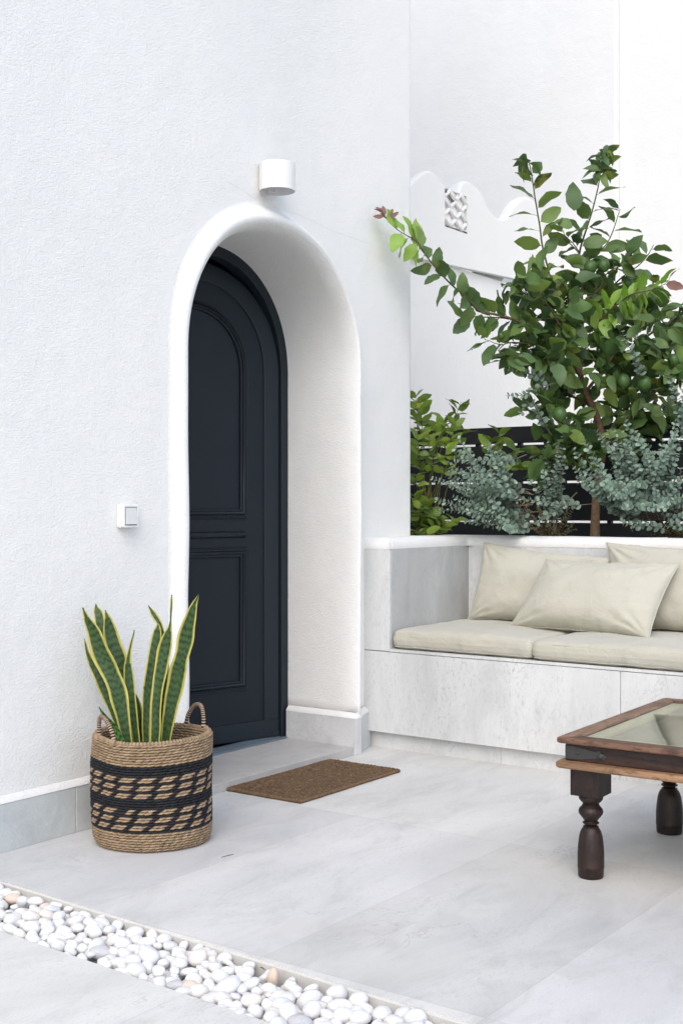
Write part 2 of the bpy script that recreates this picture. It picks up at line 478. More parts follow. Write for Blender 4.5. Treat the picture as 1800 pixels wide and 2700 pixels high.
if bm.faces[0].normal.x < 0: bmesh.ops.reverse_faces(bm, faces=bm.faces)
bm.to_mesh(wall.data); bm.free()
# rounded corner, end wall, back, roof and the dark room
mb = MB()
pts = []
for i in range(9):
    a = pi/2*i/8; pts.append((XR-.035+.035*cos(a), HR-.035+.035*sin(a)))
pts += [(-4.5, HR), (-4.5, HL), (WX, HL)]
for i in range(len(pts)-1):
    (x0, y0), (x1, y1) = pts[i], pts[i+1]
    mb.add([(x0,y0,0),(x1,y1,0),(x1,y1,HTOP),(x0,y0,HTOP)], [(0,1,2,3)])
mb.add([(WX,HL,HTOP),(WX,HR,HTOP),(-4.5,HR,HTOP),(-4.5,HL,HTOP)], [(0,1,2,3)])
hpart(mb, 'end_wall', PL, True, ang=40)
mb = MB()
x0, x1, y0, y1, z1 = -2.2, DX-.10, 2.6, 4.75, 2.52
mb.add([(x0,y0,.03),(x1,y0,.03),(x1,y1,.03),(x0,y1,.03),(x0,y0,z1),(x1,y0,z1),(x1,y1,z1),(x0,y1,z1)],
       [(0,1,2,3),(4,7,6,5),(1,5,6,2),(2,6,7,3),(3,7,4,0),(0,4,5,1)][:2] + [(2,6,7,3),(3,7,4,0),(0,4,5,1)])
hpart(mb, 'entrance_hall', BROWN, False)
# skirting tiles
mb = MB()
def tile_run(mb, ys, x0=WX-.01, x1=0.0, z1=.158):
    for a, b in zip(ys[:-1], ys[1:]): mb.box(x0, x1, a+.0012, b-.0012, 0, z1)
tile_run(mb, [-2.1, -1.1, .15, 1.65, 2.915, 3.409])
bevel(hpart(mb, 'skirting', ST_BASE, False), .0015, 1)
mb = MB()
prism(mb, [(DX+.012, 4.552), (.012, 4.555), (.012, 4.596), (-.028, 4.665), (-.060, 4.775), (-.12, 4.775), (-.12, 4.60), (DX+.012, 4.60)], 0, .1655, 'z')
bevel(fixn(hpart(mb, 'pale_skirting', ST_BASE2, False)), .0015, 1)
mb = MB()
prism(mb, [(DX+.012, 3.524), (.014, 3.524), (.014, 3.43), (.001, 3.41), (-.045, 3.41), (-.045, 3.46), (DX+.012, 3.46)], 0, .162, 'z')
bevel(hpart(mb, 'pale_skirting', ST_BASE2, False), .0015, 1)
mb = MB()                                                 # white bead over the skirting
vs_ = []; fs = []
ny_ = 60
for i in range(ny_+1):
    y = lerp(-2.1, 3.40, i/ny_); j = .002*noise.noise(Vector((y*5, 0, 0)))
    vs_ += [(.0015+j, y, .1585), (-.001+j, y, .163), (-.007, y, .170), (WX+.001, y, .179), (WX-.01, y, .186)]
for i in range(ny_):
    for k in range(4): fs.append((i*5+k, i*5+5+k, i*5+6+k, i*5+1+k))
mb.add(vs_, fs)
hb = [(DX+.012, 4.5535), (-.10, 4.5545), (.0115, 4.5565), (.013, 4.575), (.012, 4.596), (-.0275, 4.665), (-.0595, 4.775)]
vs_ = []
for i, (x, y) in enumerate(hb):
    nx_, ny2 = (0, -1) if i < 2 else ((.7, -.7) if i == 2 else ((.75, .5) if i in (4, 5) else (1, 0)))
    vs_ += [(x+nx_*.0012, y+ny2*.0012, .1650), (x-nx_*.001, y-ny2*.001, .1705), (x-nx_*.008, y-ny2*.008, .1790), (x-nx_*.022, y-ny2*.022, .1880)]
mb.add(vs_, [(i*4+k, i*4+4+k, i*4+5+k, i*4+1+k) for i in range(len(hb)-1) for k in range(3)])
hpart(mb, 'skirting_bead', PLC)
# step slab and grout
mb = MB(); mb.box(-.42, .002, 3.526, 4.5575, 0, .0365)
bevel(hpart(mb, 'doorstep', ST_STEP, False), .0015, 1)
# hairline cracks in the plaster above the door
mb = MB()
def crack(pts, wd=.0011):
    sp = spline(pts, 9); vs_ = []
    for i, (y, z) in enumerate(sp):
        j = .004*noise.noise(Vector((y*60, z*60, 2.0))); wv = wd*(.5 + .7*abs(noise.noise(Vector((y*30, z*30, 5)))))
        vs_ += [(WX+.0012+setb(y), y, z+j-wv/2), (WX+.0012+setb(y), y, z+j+wv/2)]
    mb.add(vs_, [(2*i, 2*i+1, 2*i+3, 2*i+2) for i in range(len(sp)-1)])
crack([(3.72, 2.408), (3.80, 2.40), (3.87, 2.386), (3.91, 2.378), (3.95, 2.405)])
crack([(3.975, 2.42), (3.99, 2.39), (4.03, 2.374), (4.10, 2.372), (4.20, 2.376), (4.33, 2.372), (4.47, 2.36), (4.62, 2.355), (4.78, 2.35)])
hpart(mb, 'crack', CRACK, False)

# door frame (parallel to the wall)
def ring_sweep(mb, path, prof):
    """prof: list of (outward offset, x); closed loop section"""
    m_ = len(prof)
    vs_ = [(x, y+ny*d, z+nz*d) for (y, z, ny, nz) in path for d, x in prof]
    fs = [(i*m_+j, (i+1)*m_+j, (i+1)*m_+(j+1) % m_, i*m_+(j+1) % m_) for i in range(len(path)-1) for j in range(m_)]
    fs += [tuple(range(m_)), tuple((len(path)-1)*m_+j for j in range(m_-1, -1, -1))]
    mb.add(vs_, fs)
mb = MB()
FR = arch_path(RO-.048, zb=.037)
ring_sweep(mb, FR, [(0, DX+.004), (.052, DX+.004), (.052, DX-.08), (.014, DX-.08), (.014, DX-.040), (0, DX-.036)])
frame = bevel(fixn(hpart(mb, 'door_frame', DOORF, True, ang=40)), .002, 2)
mb = MB()
for (a, b, z) in ((-.375, -.382, .0395), (-.382, -.398, .044), (-.398, -.402, .041), (-.402, -.418, .0465), (-.418, -.422, .042), (-.422, -.455, .048)):
    mb.box(b, a, 3.53, 4.552, .0368, z)
hpart(mb, 'door_sill', ALU, False)

# the leaf: hinged on the right, standing slightly open
leaf = empty('door', (-.408 - HO.x, 4.523 - HO.y, 0)); leaf.parent = house
leaf.rotation_euler = (0, 0, R(-13.5))
LR, LZ = .492, 1.722       # leaf lies along local -Y, from 0 to -2*LR; face towards local +X
def leaf_path(r, zb, nb=8): return arch_path(r, -LR, LZ, nb, 64, zb, 2.15)
def fan(mb, path, x, flip=False):
    vs_ = [(x, p[0], p[1]) for p in path]; n_ = len(vs_); fs = []
    for i in range(n_//2 - (1 if n_ % 2 == 0 else 0)):
        a, b, c, d = i, n_-1-i, n_-2-i, i+1
        fs.append((a, b, c, d) if c != d else (a, b, c))
    mb.add(vs_, fs)
mb = MB()
ring_sweep(mb, leaf_path(LR-.084, .130), [(0, -.0075), (0, -.004), (.004, 0), (.0835, 0), (.0845, -.004), (.0845, -.045), (0, -.045)])
ring_sweep(mb, leaf_path(LR+.0, .055), [(-.002, -.047), (.0135, -.047), (.0135, -.056), (-.002, -.056)])
mb.box(-.045, 0, -2*LR+.0, 0, .056, .130)
mb.box(-.045, .004, -2*LR+.0, 0, .0505, .0745)
stile = bevel(fixn(mb.build('outer_stile', DOORF, leaf, True, ang=35)), .0015, 2)
mb = MB(); fan(mb, leaf_path(LR-.080, .126), -.0075); fan(mb, leaf_path(LR-.080, .126), -.04)
fixn(mb.build('field', DOOR, leaf, False))
def mould_prof(): return [(0, -.008), (0, -.001), (.003, .003), (.008, .0045), (.0125, .002), (.0135, .0065), (.019, .0095), (.0255, .0065), (.0265, .003), (.030, .0065), (.035, .004), (.036, -.001), (.0425, .001), (.0445, -.008)]
def sweep_open(mb, path, prof):
    m_ = len(prof)
    vs_ = [(x, y+ny*d, z+nz*d) for (y, z, ny, nz) in path for d, x in prof]
    mb.add(vs_, [(i*m_+j, (i+1)*m_+j, (i+1)*m_+j+1, i*m_+j+1) for i in range(len(path)-1) for j in range(m_-1)])
def rect_path(y0, y1, z0, z1):
    s_ = 1
    return [(y0, z0, -s_, -s_), (y0, z1, -s_, s_), (y1, z1, s_, s_), (y1, z0, s_, -s_), (y0, z0, -s_, -s_)]
rm = LR-.220
mb = MB()
up = arch_path(rm, -LR, LZ, 2, 64, 1.108, 2.15)
up = [(up[0][0], up[0][1], -1, -1)] + up[1:-1] + [(up[-1][0], up[-1][1], 1, -1)]
up.append(up[0])
sweep_open(mb, up, mould_prof())
hh = mb.build('upper_moulding', DOOR, leaf, True, ang=50)
mb = MB(); sweep_open(mb, rect_path(-2*LR+.22, -.22, .326, .889), mould_prof())
mb.build('lower_moulding', DOOR, leaf, True, ang=50)
mb = MB()
n_ = 10; vs_ = []
for sgn, y in ((1, -.188), (1, -.1925), (-1, -2*LR+.1925), (-1, -2*LR+.188)):
    sc_ = .55 if y in (-.188, -2*LR+.188) else 1
    for k in range(n_+1):
        a = pi*k/n_; vs_.append((-.008 + .017*sin(a)*sc_, y, .9915 + .0155*cos(a)*sc_))
mb.add(vs_, [(i*(n_+1)+k, i*(n_+1)+k+1, (i+1)*(n_+1)+k+1, (i+1)*(n_+1)+k) for i in range(3) for k in range(n_)] + [tuple(range(n_+1)), tuple(3*(n_+1)+k for k in range(n_, -1, -1))])
fixn(mb.build('crossbar', DOOR, leaf, True, ang=60))
for z in (.35, 1.13, 1.62):
    mb = MB(); mb.lathe([(.0065, z-.05), (.0075, z-.048), (.0075, z+.048), (.0065, z+.05)], 12, -.022, .016)
    mb.build('hinge', DARK, leaf)

# ---------------------------------------------------------------- wall lamp over the door
lamp = empty('wall_lamp', (WX+setb(3.965), 3.970, 2.412))
tag(lamp, 'white round drum lamp open at the bottom, mounted on the plaster above the door arch', 'wall lamp')
mb = MB(); r0, r1 = .0735, .0705; cx = .05-WX; seg = 72; hz = .112
vs_ = []; fs = []; ks = []
a0 = math.acos(max(-1, min(1, -(cx-.001)/r0)))       # where the drum meets the wall
for k in range(seg+1):
    a = lerp(-a0, a0, k/seg); ks.append(a)
for (r_, z) in ((r1, .004), (r1, 0), (r0, 0), (r0, hz), (r0-.002, hz+.0015), (0, hz+.0015)):
    for a in ks:
        vs_.append((max(0.0, cx + r_*cos(a)), r_*sin(a), z))
nn_ = seg+1
for j in range(5):
    for k in range(seg): fs.append((j*nn_+k, j*nn_+k+1, (j+1)*nn_+k+1, (j+1)*nn_+k))
base = len(vs_)
for (r_, z) in ((r1, .004), (r1, hz-.004), (0, hz-.004)):
    for a in ks: vs_.append((max(0.0, cx + r_*cos(a)), r_*sin(a), z))
for j in range(2):
    for k in range(seg): fs.append((base+j*nn_+k, base+j*nn_+k+1, base+(j+1)*nn_+k+1, base+(j+1)*nn_+k))
mb.add(vs_, fs); mb.build('lamp_shade', WHITEP, lamp, True, ang=40)
mb = MB(); mb.box(.0, .012, -.034, .050, .018, .10); mb.box(.012, .10, -.012, .030, .040, .052); mb.box(.0121, .020, .006, .050, .010, .05)
bevel(mb.build('bracket', WHITEP, lamp, False), .002, 2)
mb = MB(); mb.lathe([(.018, .052), (.02, .056), (.02, .085), (.012, .095)], 24, .062, .008)
mb.build('bulb_holder', SWG, lamp)

# ---------------------------------------------------------------- light switch
sw = empty('light_switch', (WX, 3.160, 1.084)); sw.scale = (.80, 1, 1)
tag(sw, 'small white surface mounted rocker switch box on the plaster wall left of the door', 'light switch')
def rbox(mb, cx, cy, cz, hx, hy, hz, r, n=5, fn=None, col=None):
    """rounded box from a subdivided cube"""
    bm = bmesh.new(); bmesh.ops.create_cube(bm, size=2)
    for _ in range(n if isinstance(n, int) and n < 6 else 4):
        bmesh.ops.subdivide_edges(bm, edges=bm.edges, cuts=1, use_grid_fill=True)
    vs_ = []
    for v in bm.verts:
        q = Vector((v.co.x*hx, v.co.y*hy, v.co.z*hz))
        c_ = Vector((max(-hx+r, min(hx-r, q.x)), max(-hy+r, min(hy-r, q.y)), max(-hz+r, min(hz-r, q.z))))
        d = q-c_
        if d.length > 1e-9: q = c_ + d.normalized()*r
        if fn: q = fn(q)
        vs_.append((q.x+cx, q.y+cy, q.z+cz))
    fs = [tuple(v.index for v in f.verts) for f in bm.faces]
    mb.add(vs_, fs, col); bm.free()
mb = MB(); rbox(mb, .013, 0, 0, .013, .037, .042, .006, 4); mb.build('back_box', SWP, sw)
mb = MB(); rbox(mb, .035, .0, .0015, .010, .036, .0405, .006, 4); mb.build('cover', SWP, sw)
mb = MB(); mb.box(.0375, .0455, -.029, .029, -.0325, .0335); bevel(mb.build('rocker_surround', DARK, sw, False), .002, 2)
mb = MB()
mb.add([(.040,-.0265,-.029),(.040,.0265,-.029),(.040,.0265,.031),(.040,-.0265,.031),(.0525,-.0265,-.029),(.0525,.0265,-.029),(.0465,.0265,.031),(.0465,-.0265,.031)],
       [(0,3,2,1),(4,5,6,7),(0,1,5,4),(1,2,6,5),(2,3,7,6),(3,0,4,7)])
bevel(mb.build('rocker', SWG, sw, False), .0015, 2)
mb = MB()
for (y0_, y1_, z0_, z1_) in ((-.0365, .0365, .034, .041), (-.0365, .0365, -.0395, -.0335), (-.0365, -.030, -.0335, .034), (.030, .0365, -.0335, .034)):
    mb.box(.0440, .0468, y0_, y1_, z0_, z1_)
bevel(mb.build('bezel', SWP, sw, False), .0015, 2)

# ---------------------------------------------------------------- built-in bench
BY, BK, SEAT = 4.745, 5.460, .456       # front, backrest face, seat height
bench = empty('stone_bench', (.0, BY, 0))
tag(bench, 'built-in pale stone bench with low arm and white plaster coping beside the arched doorway', 'bench')
BO = Vector((0, BY, 0))
def bpart(mb, name, mat, smooth=False, **k):
    mb.v = [(x, y-BY, z) for x, y, z in mb.v]; return mb.build(name, mat, bench, smooth, **k)
XE = 3.6
mb = MB()
for a, b in ((-.100, 1.1895), (1.1920, 2.44), (2.4425, XE)): mb.box(a, b, BY, BY+.02, .078, SEAT-.006)
bevel(bpart(mb, 'front_panel', ST_BENCH), .0015, 1)
mb = MB(); mb.box(-.06, XE, BY+.0206, 5.7, .079, SEAT-.0035); bpart(mb, 'core', GROUT)
mb = MB(); mb.box(.066, XE, BY-.002, BK, SEAT-.003, SEAT+.009); bpart(mb, 'seat_slab', ST_BENCH)
mb = MB()
for a, b in ((-.075, .62), (.6215, 1.35), (1.3515, 2.6), (2.6015, XE)): mb.box(a, b, 4.785, 4.80, 0, .082)
bpart(mb, 'plinth', ST_BENCH)
mb = MB(); mb.box(-.115, .0625, BY+.0005, BY+.016, SEAT-.0025, .922)
bevel(bpart(mb, 'arm_front', ST_BENCH), .0015, 1)
mb = MB(); mb.box(.045, .0655, BY+.0165, BK-.001, SEAT+.0092, .924); mb.box(-.16, .0445, BY+.0165, 5.60, SEAT-.002, .922)
bpart(mb, 'arm_side', ST_ARM)
mb = MB(); mb.box(.0655, XE, BK, BK+.02, SEAT+.0092, .924); mb.box(.0460, XE, BK+.0205, 5.60, SEAT-.0028, .923)
bpart(mb, 'backrest', ST_BENCH)
def coping(name, outline_fn, mat):
    pass
# coping: an L shaped plaster band with soft edges
def cop(mb, path, half0, half1, zb, zt, mat_i=0):
    vs_ = []; m_ = 0
    for (p, q) in path:      # p inner edge point, q outer edge point
        p = Vector(p); q = Vector(q); d = (q-p); wd_ = d.length; d.normalize()
        prof = [(.0012, zb), (.0008, zb+.012), (.004, zb+.026), (.013, zt-.012), (.028, zt-.003), (.045, zt)]
        j = noise.noise(Vector((p.x*4, p.y*4, 3)))*.004
        row = [(p.x+d.x*a, p.y+d.y*a, z+(j if z > zb+.02 else j*.5)) for a, z in prof]
        row += [(q.x-d.x*.03, q.y-d.y*.03, zt+j), (q.x-d.x*.01, q.y-d.y*.01, zt-.006), (q.x, q.y, zb)]
        vs_ += row; m_ = len(row)
    n_ = len(path)
    mb.add(vs_, [(i*m_+k, (i+1)*m_+k, (i+1)*m_+k+1, i*m_+k+1) for i in range(n_-1) for k in range(m_-1)] + [tuple(range(m_))] + [tuple((n_-1)*m_+k for k in range(m_-1, -1, -1))])
ZB, ZT = .9225, .974
path = []
for i in range(9): # front of arm: sloping nose then along the arm
    y = lerp(BY+.03, 5.30, i/8)
    path.append(((.066, y), (-.17, y)))
for i in range(1, 6):
    a = pi/2*i/6
    path.append(((.066+.012*(1-cos(a)), 5.35+.10*sin(a)), (-.17, 5.35+.25*sin(a))))
for x in [.10+.12*i for i in range(9)]: path.append(((x, BK-.003), (x, 5.612)))
mb = MB(); cop(mb, path, 0, 0, ZB, ZT)
# nose of the arm
ns = [(.0645, BY+.001, ZB), (-.13, BY+.001, ZB), (.0645, BY+.0005, ZB+.008), (-.13, BY+.0005, ZB+.008), (.054, BY+.014, ZT-.014), (-.12, BY+.014, ZT-.014), (.034, BY+.031, ZT), (-.12, BY+.031, ZT), (.0645, BY+.030, ZB+.008), (.0648, BY+.030, ZB)]
mb.add(ns, [(0,1,3,2),(2,3,5,4),(4,5,7,6),(0,2,8,9),(2,4,8),(4,6,8)])
co = bpart(mb, 'coping', PLC, True, ang=55)
path = [((x, BK-.003), (x, 5.612)) for x in [1.06+.15*i for i in range(18)]]
mb = MB(); cop(mb, path, 0, 0, ZB, ZT-.002)
bpart(mb, 'stained_coping', PLD, True, ang=55)

# ---------------------------------------------------------------- planter bed behind the bench
mb = MB()
nx, ny = 60, 14; vs_ = []
for i in range(nx+1):
    for j in range(ny+1):
        x = lerp(-1.0, 3.7, i/nx); y = lerp(5.6, 6.33, j/ny)
        vs_.append((x, y, .86 + .018*noise.noise(Vector((x*7, y*7, 0)))))
mb.add(vs_, [(i*(ny+1)+j, (i+1)*(ny+1)+j, (i+1)*(ny+1)+j+1, i*(ny+1)+j+1) for i in range(nx) for j in range(ny)])
mb.add([(-1,5.12,0),(-1,5.12,.86),(-.165,5.12,.86),(-.165,5.12,0)], [(0,1,2,3)])
tag(mb.build('planter_soil', SOIL, None), kind='structure')

# ---------------------------------------------------------------- fence
FY = 6.35
fence = empty('slat_fence', (1.3, FY, 0))
tag(fence, 'black horizontal board fence with narrow gaps standing behind the planting', 'fence')
def zat(v, u=1315): 
    d = (u-900)/FP; t = FY/(.5889*d+.8082); return CH-(v-HZ)*t/FP
gz = [zat(1127), zat(1173), zat(1273), zat(1374)]
pitch = gz[2]-gz[3]; gap = .0125
mb = MB()
z = gz[0]
tops = [gz[0], gz[1]-gap/2, gz[2]-gap/2, gz[3]-gap/2, gz[3]-gap/2-pitch, gz[3]-gap/2-2*pitch, gz[3]-gap/2-3*pitch]
for i, zt_ in enumerate(tops):
    zb_ = (tops[i+1]+gap) if i+1 < len(tops) else 0
    mb.box(-3.9, 2.4, -.010, .010, zb_, zt_)
bevel(mb.build('board', FENCE, fence, False), .002, 1)
for k in range(-7, 9):
    mb = MB(); x = (k*.2755)-.05
    mb.box(x-.012, x+.012, .0115, .040, 0, gz[0]-.01)
    mb.build('batten', FENCE, fence, False)

# ---------------------------------------------------------------- neighbour's buildings
nb = empty('neighbour_building', (1.5, 8.7, 0))
tag(nb, 'tall plain white plastered building with faint vertical corner behind the lemon tree', 'building')
xr, _y = 0, 0
d_ = (1622-900)/FP; t_ = 8.7/(.5889*d_+.8082); XCOR = CX + (.8082*d_-.5889)*t_
mb = MB(); mb.box(-9, XCOR-1.5, 0, 3, 0, 7.5); bevel(mb.build('wall', PLF, nb, True, ang=30), .015, 3)
mb = MB(); mb.box(XCOR-1.5+.002, 8, .07, 3, 0, 7.5); mb.build('set_back_wall', PLF, nb, False)
gw = empty('scalloped_wall', (-1.0, 7.5, 0))
tag(gw, 'white garden wall with wavy scalloped coping and overhanging ledge receding behind the fence', 'wall')
XP = -1.0
crest = [(6.15, 3.20), (6.32, 3.10), (6.5, 3.09), (6.64, 3.19), (6.80, 3.272), (6.95, 3.22), (7.07, 3.155), (7.13, 3.165), (7.22, 3.285), (7.32, 3.30), (7.45, 3.26), (7.58, 3.165), (7.72, 3.135), (7.84, 3.17), (7.94, 3.27), (8.08, 3.36), (8.24, 3.36), (8.42, 3.26), (8.56, 3.2), (8.698, 3.22)]
cs = spline(crest, 6)
WB = .0  # parapet slab: face at XP, thickness .16, underside at 2.70
LB = (6.98, 7.265, 2.965, 3.205)    # opening of the lattice block
top = [(y, z) for y, z in cs]
# face built as vertical strips so that the lattice opening stays open
mb = MB()
ys = sorted(set([round(y, 4) for y, _ in cs] + [LB[0], LB[1]]))
def ztop(y):
    for (a, za), (b, zb2) in zip(cs[:-1], cs[1:]):
        if a <= y <= b+1e-6: return lerp(za, zb2, (y-a)/max(1e-6, b-a))
    return cs[-1][1]
def zbot(y): return 2.70 + .046*(y-6.77)
TH = .085
for a, b in zip(ys[:-1], ys[1:]):
    inb = a >= LB[0]-1e-4 and b <= LB[1]+1e-4
    spans = [(zbot, lambda y: LB[2]), (lambda y: min(LB[3], ztop(y)-.002), ztop)] if inb else [(zbot, ztop)]
    for f0, f1 in spans:
        mb.add([(0,a,f0(a)),(0,b,f0(b)),(0,b,f1(b)-.012),(0,a,f1(a)-.012)], [(0,1,2,3)])
    # rounded top
    pr = [(0, -.012), (.0, -.004), (-.004, .002), (-.014, .007), (-TH/2, .010), (-TH, .0), (-TH, -.5)]
    vs_ = [(x, yy, ztop(yy)+dz) for yy in (a, b) for x, dz in pr]
    mb.add(vs_, [(k, k+7, k+8, k+1) for k in range(6)])
    mb.add([(0,a,zbot(a)),(0,b,zbot(b)),(-.045,b,zbot(b)),(-.045,a,zbot(a))], [(0,3,2,1)])
y0_, y1_, z0_, z1_ = LB
mb.add([(0,y0_,z0_),(0,y1_,z0_),(0,y1_,z1_),(0,y0_,z1_),(-.055,y0_,z0_),(-.055,y1_,z0_),(-.055,y1_,z1_),(-.055,y0_,z1_)], [(0,1,5,4),(1,2,6,5),(3,0,4,7),(2,3,7,6)])
for v in mb.v: pass
mb.v = [(x, y-7.5, z) for x, y, z in mb.v]
mb.build('parapet', PLF, gw, True, ang=40)
mb = MB()
mb.box(-.22, -.045, 6.2-7.5, 8.69-7.5, 0, 2.72)
mb.build('lower_wall', PLF, gw, False)
mb = MB(); mb.box(-.024, -.020, LB[0]-7.5, LB[1]-7.5, LB[2]-.01, LB[3]+.01)
mb.build('lattice_backing', m_simple('beige_recess', (.90, .86, .83), .9, .1), gw, False)
mb = MB()
ya, yb, za, zb = LB[0]+.0, LB[1]-.0, LB[2]-.0, LB[3]+.0
yw = yb-ya; zh = zb-za
def zig(y0, z0, y1, z1, r=.0150):
    mb.tube([(-.012, y0-7.5, z0), (-.006, (y0+y1)/2-7.5, (z0+z1)/2), (-.012, y1-7.5, z1)], [r*1.25, r*.8, r*1.25], 8)
cw = yw/2; chh = zh/2.0
for i in range(2):
    for j in range(2):
        yc_ = ya+cw*(i+.5); zc_ = za+chh*(j+.5)
        for sy, sz in ((1, 1), (1, -1), (-1, 1), (-1, -1)):
            zig(yc_+sy*cw*.5, zc_, yc_, zc_+sz*chh*.5)
mb.build('lattice', PLF, gw)

# ---------------------------------------------------------------- cushions and pillows
def seat_cushion(x0, x1, y0, y1, z0, h, seed, label, rot=0):
    cxx, cyy = (x0+x1)/2, (y0+y1)/2; hx, hy, hz_ = (x1-x0)/2, (y1-y0)/2, h/2
    root = empty('seat_cushion', (cxx, cyy, z0), rot)
    tag(root, label, 'cushion', 'cream cushions on the stone bench')
    def fn(q):
        u, v = q.x/hx, q.y/hy
        top = q.z > 0
        b = max(0.0, (1-u*u)*(1-v*v))
        nz = noise.noise(Vector((q.x*5+seed, q.y*5, seed)))
        nf = noise.noise(Vector((q.x*16+seed, q.y*16, q.z*9)))
        if q.z > hz_*.3: q.z += .018*b**.5*(1 if top else 0) + .010*nz*(b**.3) + .0040*nf
        side = 1-abs(q.z)/hz_
        q.y += (.006*side + .005*noise.noise(Vector((q.x*7+seed, 0, q.z*18)))*side) * (1 if v > .9 else (-1 if v < -.9 else 0))
        q.x += (.006*side + .004*noise.noise(Vector((q.y*7+seed, 4, q.z*18)))*side) * (1 if u > .9 else (-1 if u < -.9 else 0))
        if q.z < 0: q.z += .005*max(0, noise.noise(Vector((q.x*9+seed, q.y*3, 9))))*(1-b)
        return q
    mb = MB(); rbox(mb, 0, 0, hz_, hx, hy, hz_, .026, 5, fn)
    o = mb.build('cover', FAB, root)
    s_ = o.modifiers.new('s', 'SUBSURF'); s_.levels = 1; s_.render_levels = 1
    mb = MB()
    for z_, off in ((h-.014, .0215), (.012, .021)):
        pts = []
        L = [(-1, -1), (1, -1), (1, 1), (-1, 1), (-1, -1)]
        for (a, b), (c, d) in zip(L[:-1], L[1:]):
            for k in range(24):
                f = k/24
                u, v = lerp(a, c, f), lerp(b, d, f)
                rr = .012
                px_ = max(-hx+.02, min(hx-.02, u*hx)); py_ = max(-hy+.02, min(hy-.02, v*hy))
                dx_, dy_ = u*hx-px_, v*hy-py_; L_ = hypot(dx_, dy_) or 1
                pts.append((px_+dx_/L_*.0175, py_+dy_/L_*.0175, z_ + .0035*noise.noise(Vector((u*4+seed, v*4, 1)))))
        pts.append(pts[0])
        mb.tube(pts, .0022, 6, cap=False)
    mb.build('piping', FAB, root)
    return root
seat_cushion(.076, .782, BY+.008, BY+.70, SEAT+.010, .088, 3.1, 'cream canvas seat cushion on the bench next to the grey stone arm', R(.3))
seat_cushion(.793, 1.62, BY-.004, BY+.69, SEAT+.010, .085, 8.4, 'cream canvas seat cushion on the bench cut by the right edge of the photo', R(-.4))

def pillow(BL, BR, TR, TL, T, seed, label, nrm_hint=(0, -1, .2), ear=.055, zc_=None):
    BL, BR, TR, TL = map(Vector, (BL, BR, TR, TL))
    c0 = (BL+BR+TR+TL)/4
    ux = ((BR-BL)+(TR-TL)); uy = ((TL-BL)+(TR-BR)); nr = ux.cross(uy).normalized()
    if nr.dot(Vector(nrm_hint)) < 0: nr = -nr
    root = empty('pillow', (c0.x, c0.y, min(BL.z, BR.z)))
    tag(root, label, 'pillow', 'cream pillows on the stone bench')
    O = root.location
    NU, NV = 64, 48
    def pt(i, j, s):
        u = -1+2*i/NU; v = -1+2*j/NV
        # finer sampling near edges
        u = sin(u*pi/2)*.35+u*.65; v = sin(v*pi/2)*.35+v*.65
        eu, ev = abs(u)**2.4, abs(v)**2.4
        su = u*(1 - ear*(1-v*v)*abs(u)); sv = v*(1 - ear*1.4*(1-u*u)*abs(v))
        base = (BL*(1-su)*(1-sv) + BR*(1+su)*(1-sv) + TR*(1+su)*(1+sv) + TL*(1-su)*(1+sv))/4
        prof = max(0, (1-eu)*(1-ev))**.52
        h = T/2*prof
        # sag: fuller towards the bottom
        h *= 1 + .18*(-v)
        # corner creases
        cr = 0
        for (cu, cv) in ((-1,-1),(1,-1),(1,1),(-1,1)):
            du, dv = (u-cu), (v-cv); rr_ = hypot(du, dv)
            an = atan2(dv*cv*-1, du*cu*-1)
            cr += math.exp(-rr_*rr_/.22)*sin(an*13 + seed*2 + cu*3 + cv)*min(1, rr_*4)
        h += prof**.6*(.013*cr) + prof*(.012*noise.noise(Vector((u*1.6+seed, v*1.6, s*2))) + .0035*noise.noise(Vector((u*5+seed, v*3.2, s*3))))
        # creases parallel to the edges, from the seam pulling
        h += .0038*prof*sin(u*24+seed+3*noise.noise(Vector((u*2, v*2, seed))))*(abs(v)**5)
        h += .0038*prof*sin(v*20+seed+3*noise.noise(Vector((u*2, v*2, seed+4))))*(abs(u)**5)
        eo = .004*noise.noise(Vector((u*6, v*6, seed)))
        p = base + nr*(h*s) + (uy.normalized()*eo)
        return (p.x-O.x, p.y-O.y, p.z-O.z)
    mb = MB(); vs_ = []
    for s in (1, -1):
        for i in range(NU+1):
            for j in range(NV+1): vs_.append(pt(i, j, s))
    m1 = (NU+1)*(NV+1); fs = []
    for i in range(NU):
        for j in range(NV):
            a = i*(NV+1)+j; q = (a, a+NV+1, a+NV+2, a+1)
            fs.append(q); fs.append(tuple(m1+k for k in q[::-1]))
    mb.add(vs_, fs); o = mb.build('cover', FAB, root)
    bm = bmesh.new(); bm.from_mesh(o.data); bmesh.ops.remove_doubles(bm, verts=bm.verts, dist=.0003); bmesh.ops.recalc_face_normals(bm, faces=bm.faces); bm.to_mesh(o.data); bm.free()
    for p in o.data.polygons: p.use_smooth = True
    mb = MB(); pts = []
    for i in range(NU): pts.append(pt(i, 0, 0))
    for j in range(NV): pts.append(pt(NU, j, 0))
    for i in range(NU, 0, -1): pts.append(pt(i, NV, 0))
    for j in range(NV, 0, -1): pts.append(pt(0, j, 0))
    pts.append(pts[0]); mb.tube(pts, .0028, 6, cap=False); mb.build('seam', FAB, root)
    return root
ZC = SEAT+.100
pillow((.155, 5.30, ZC+.012), (.80, 5.30, ZC+.004), (.865, 5.395, .880), (.185, 5.405, .940), .165, 1.7, 'cream canvas pillow leaning against the bench back behind the front pillow, nearest the stone arm')
pillow((.500, 5.085, ZC+.010), (1.185, 5.055, ZC-.004), (1.235, 5.275, .868), (.600, 5.255, .872), .205, 4.3, 'wide cream canvas pillow lying in front of the other pillows on the bench')
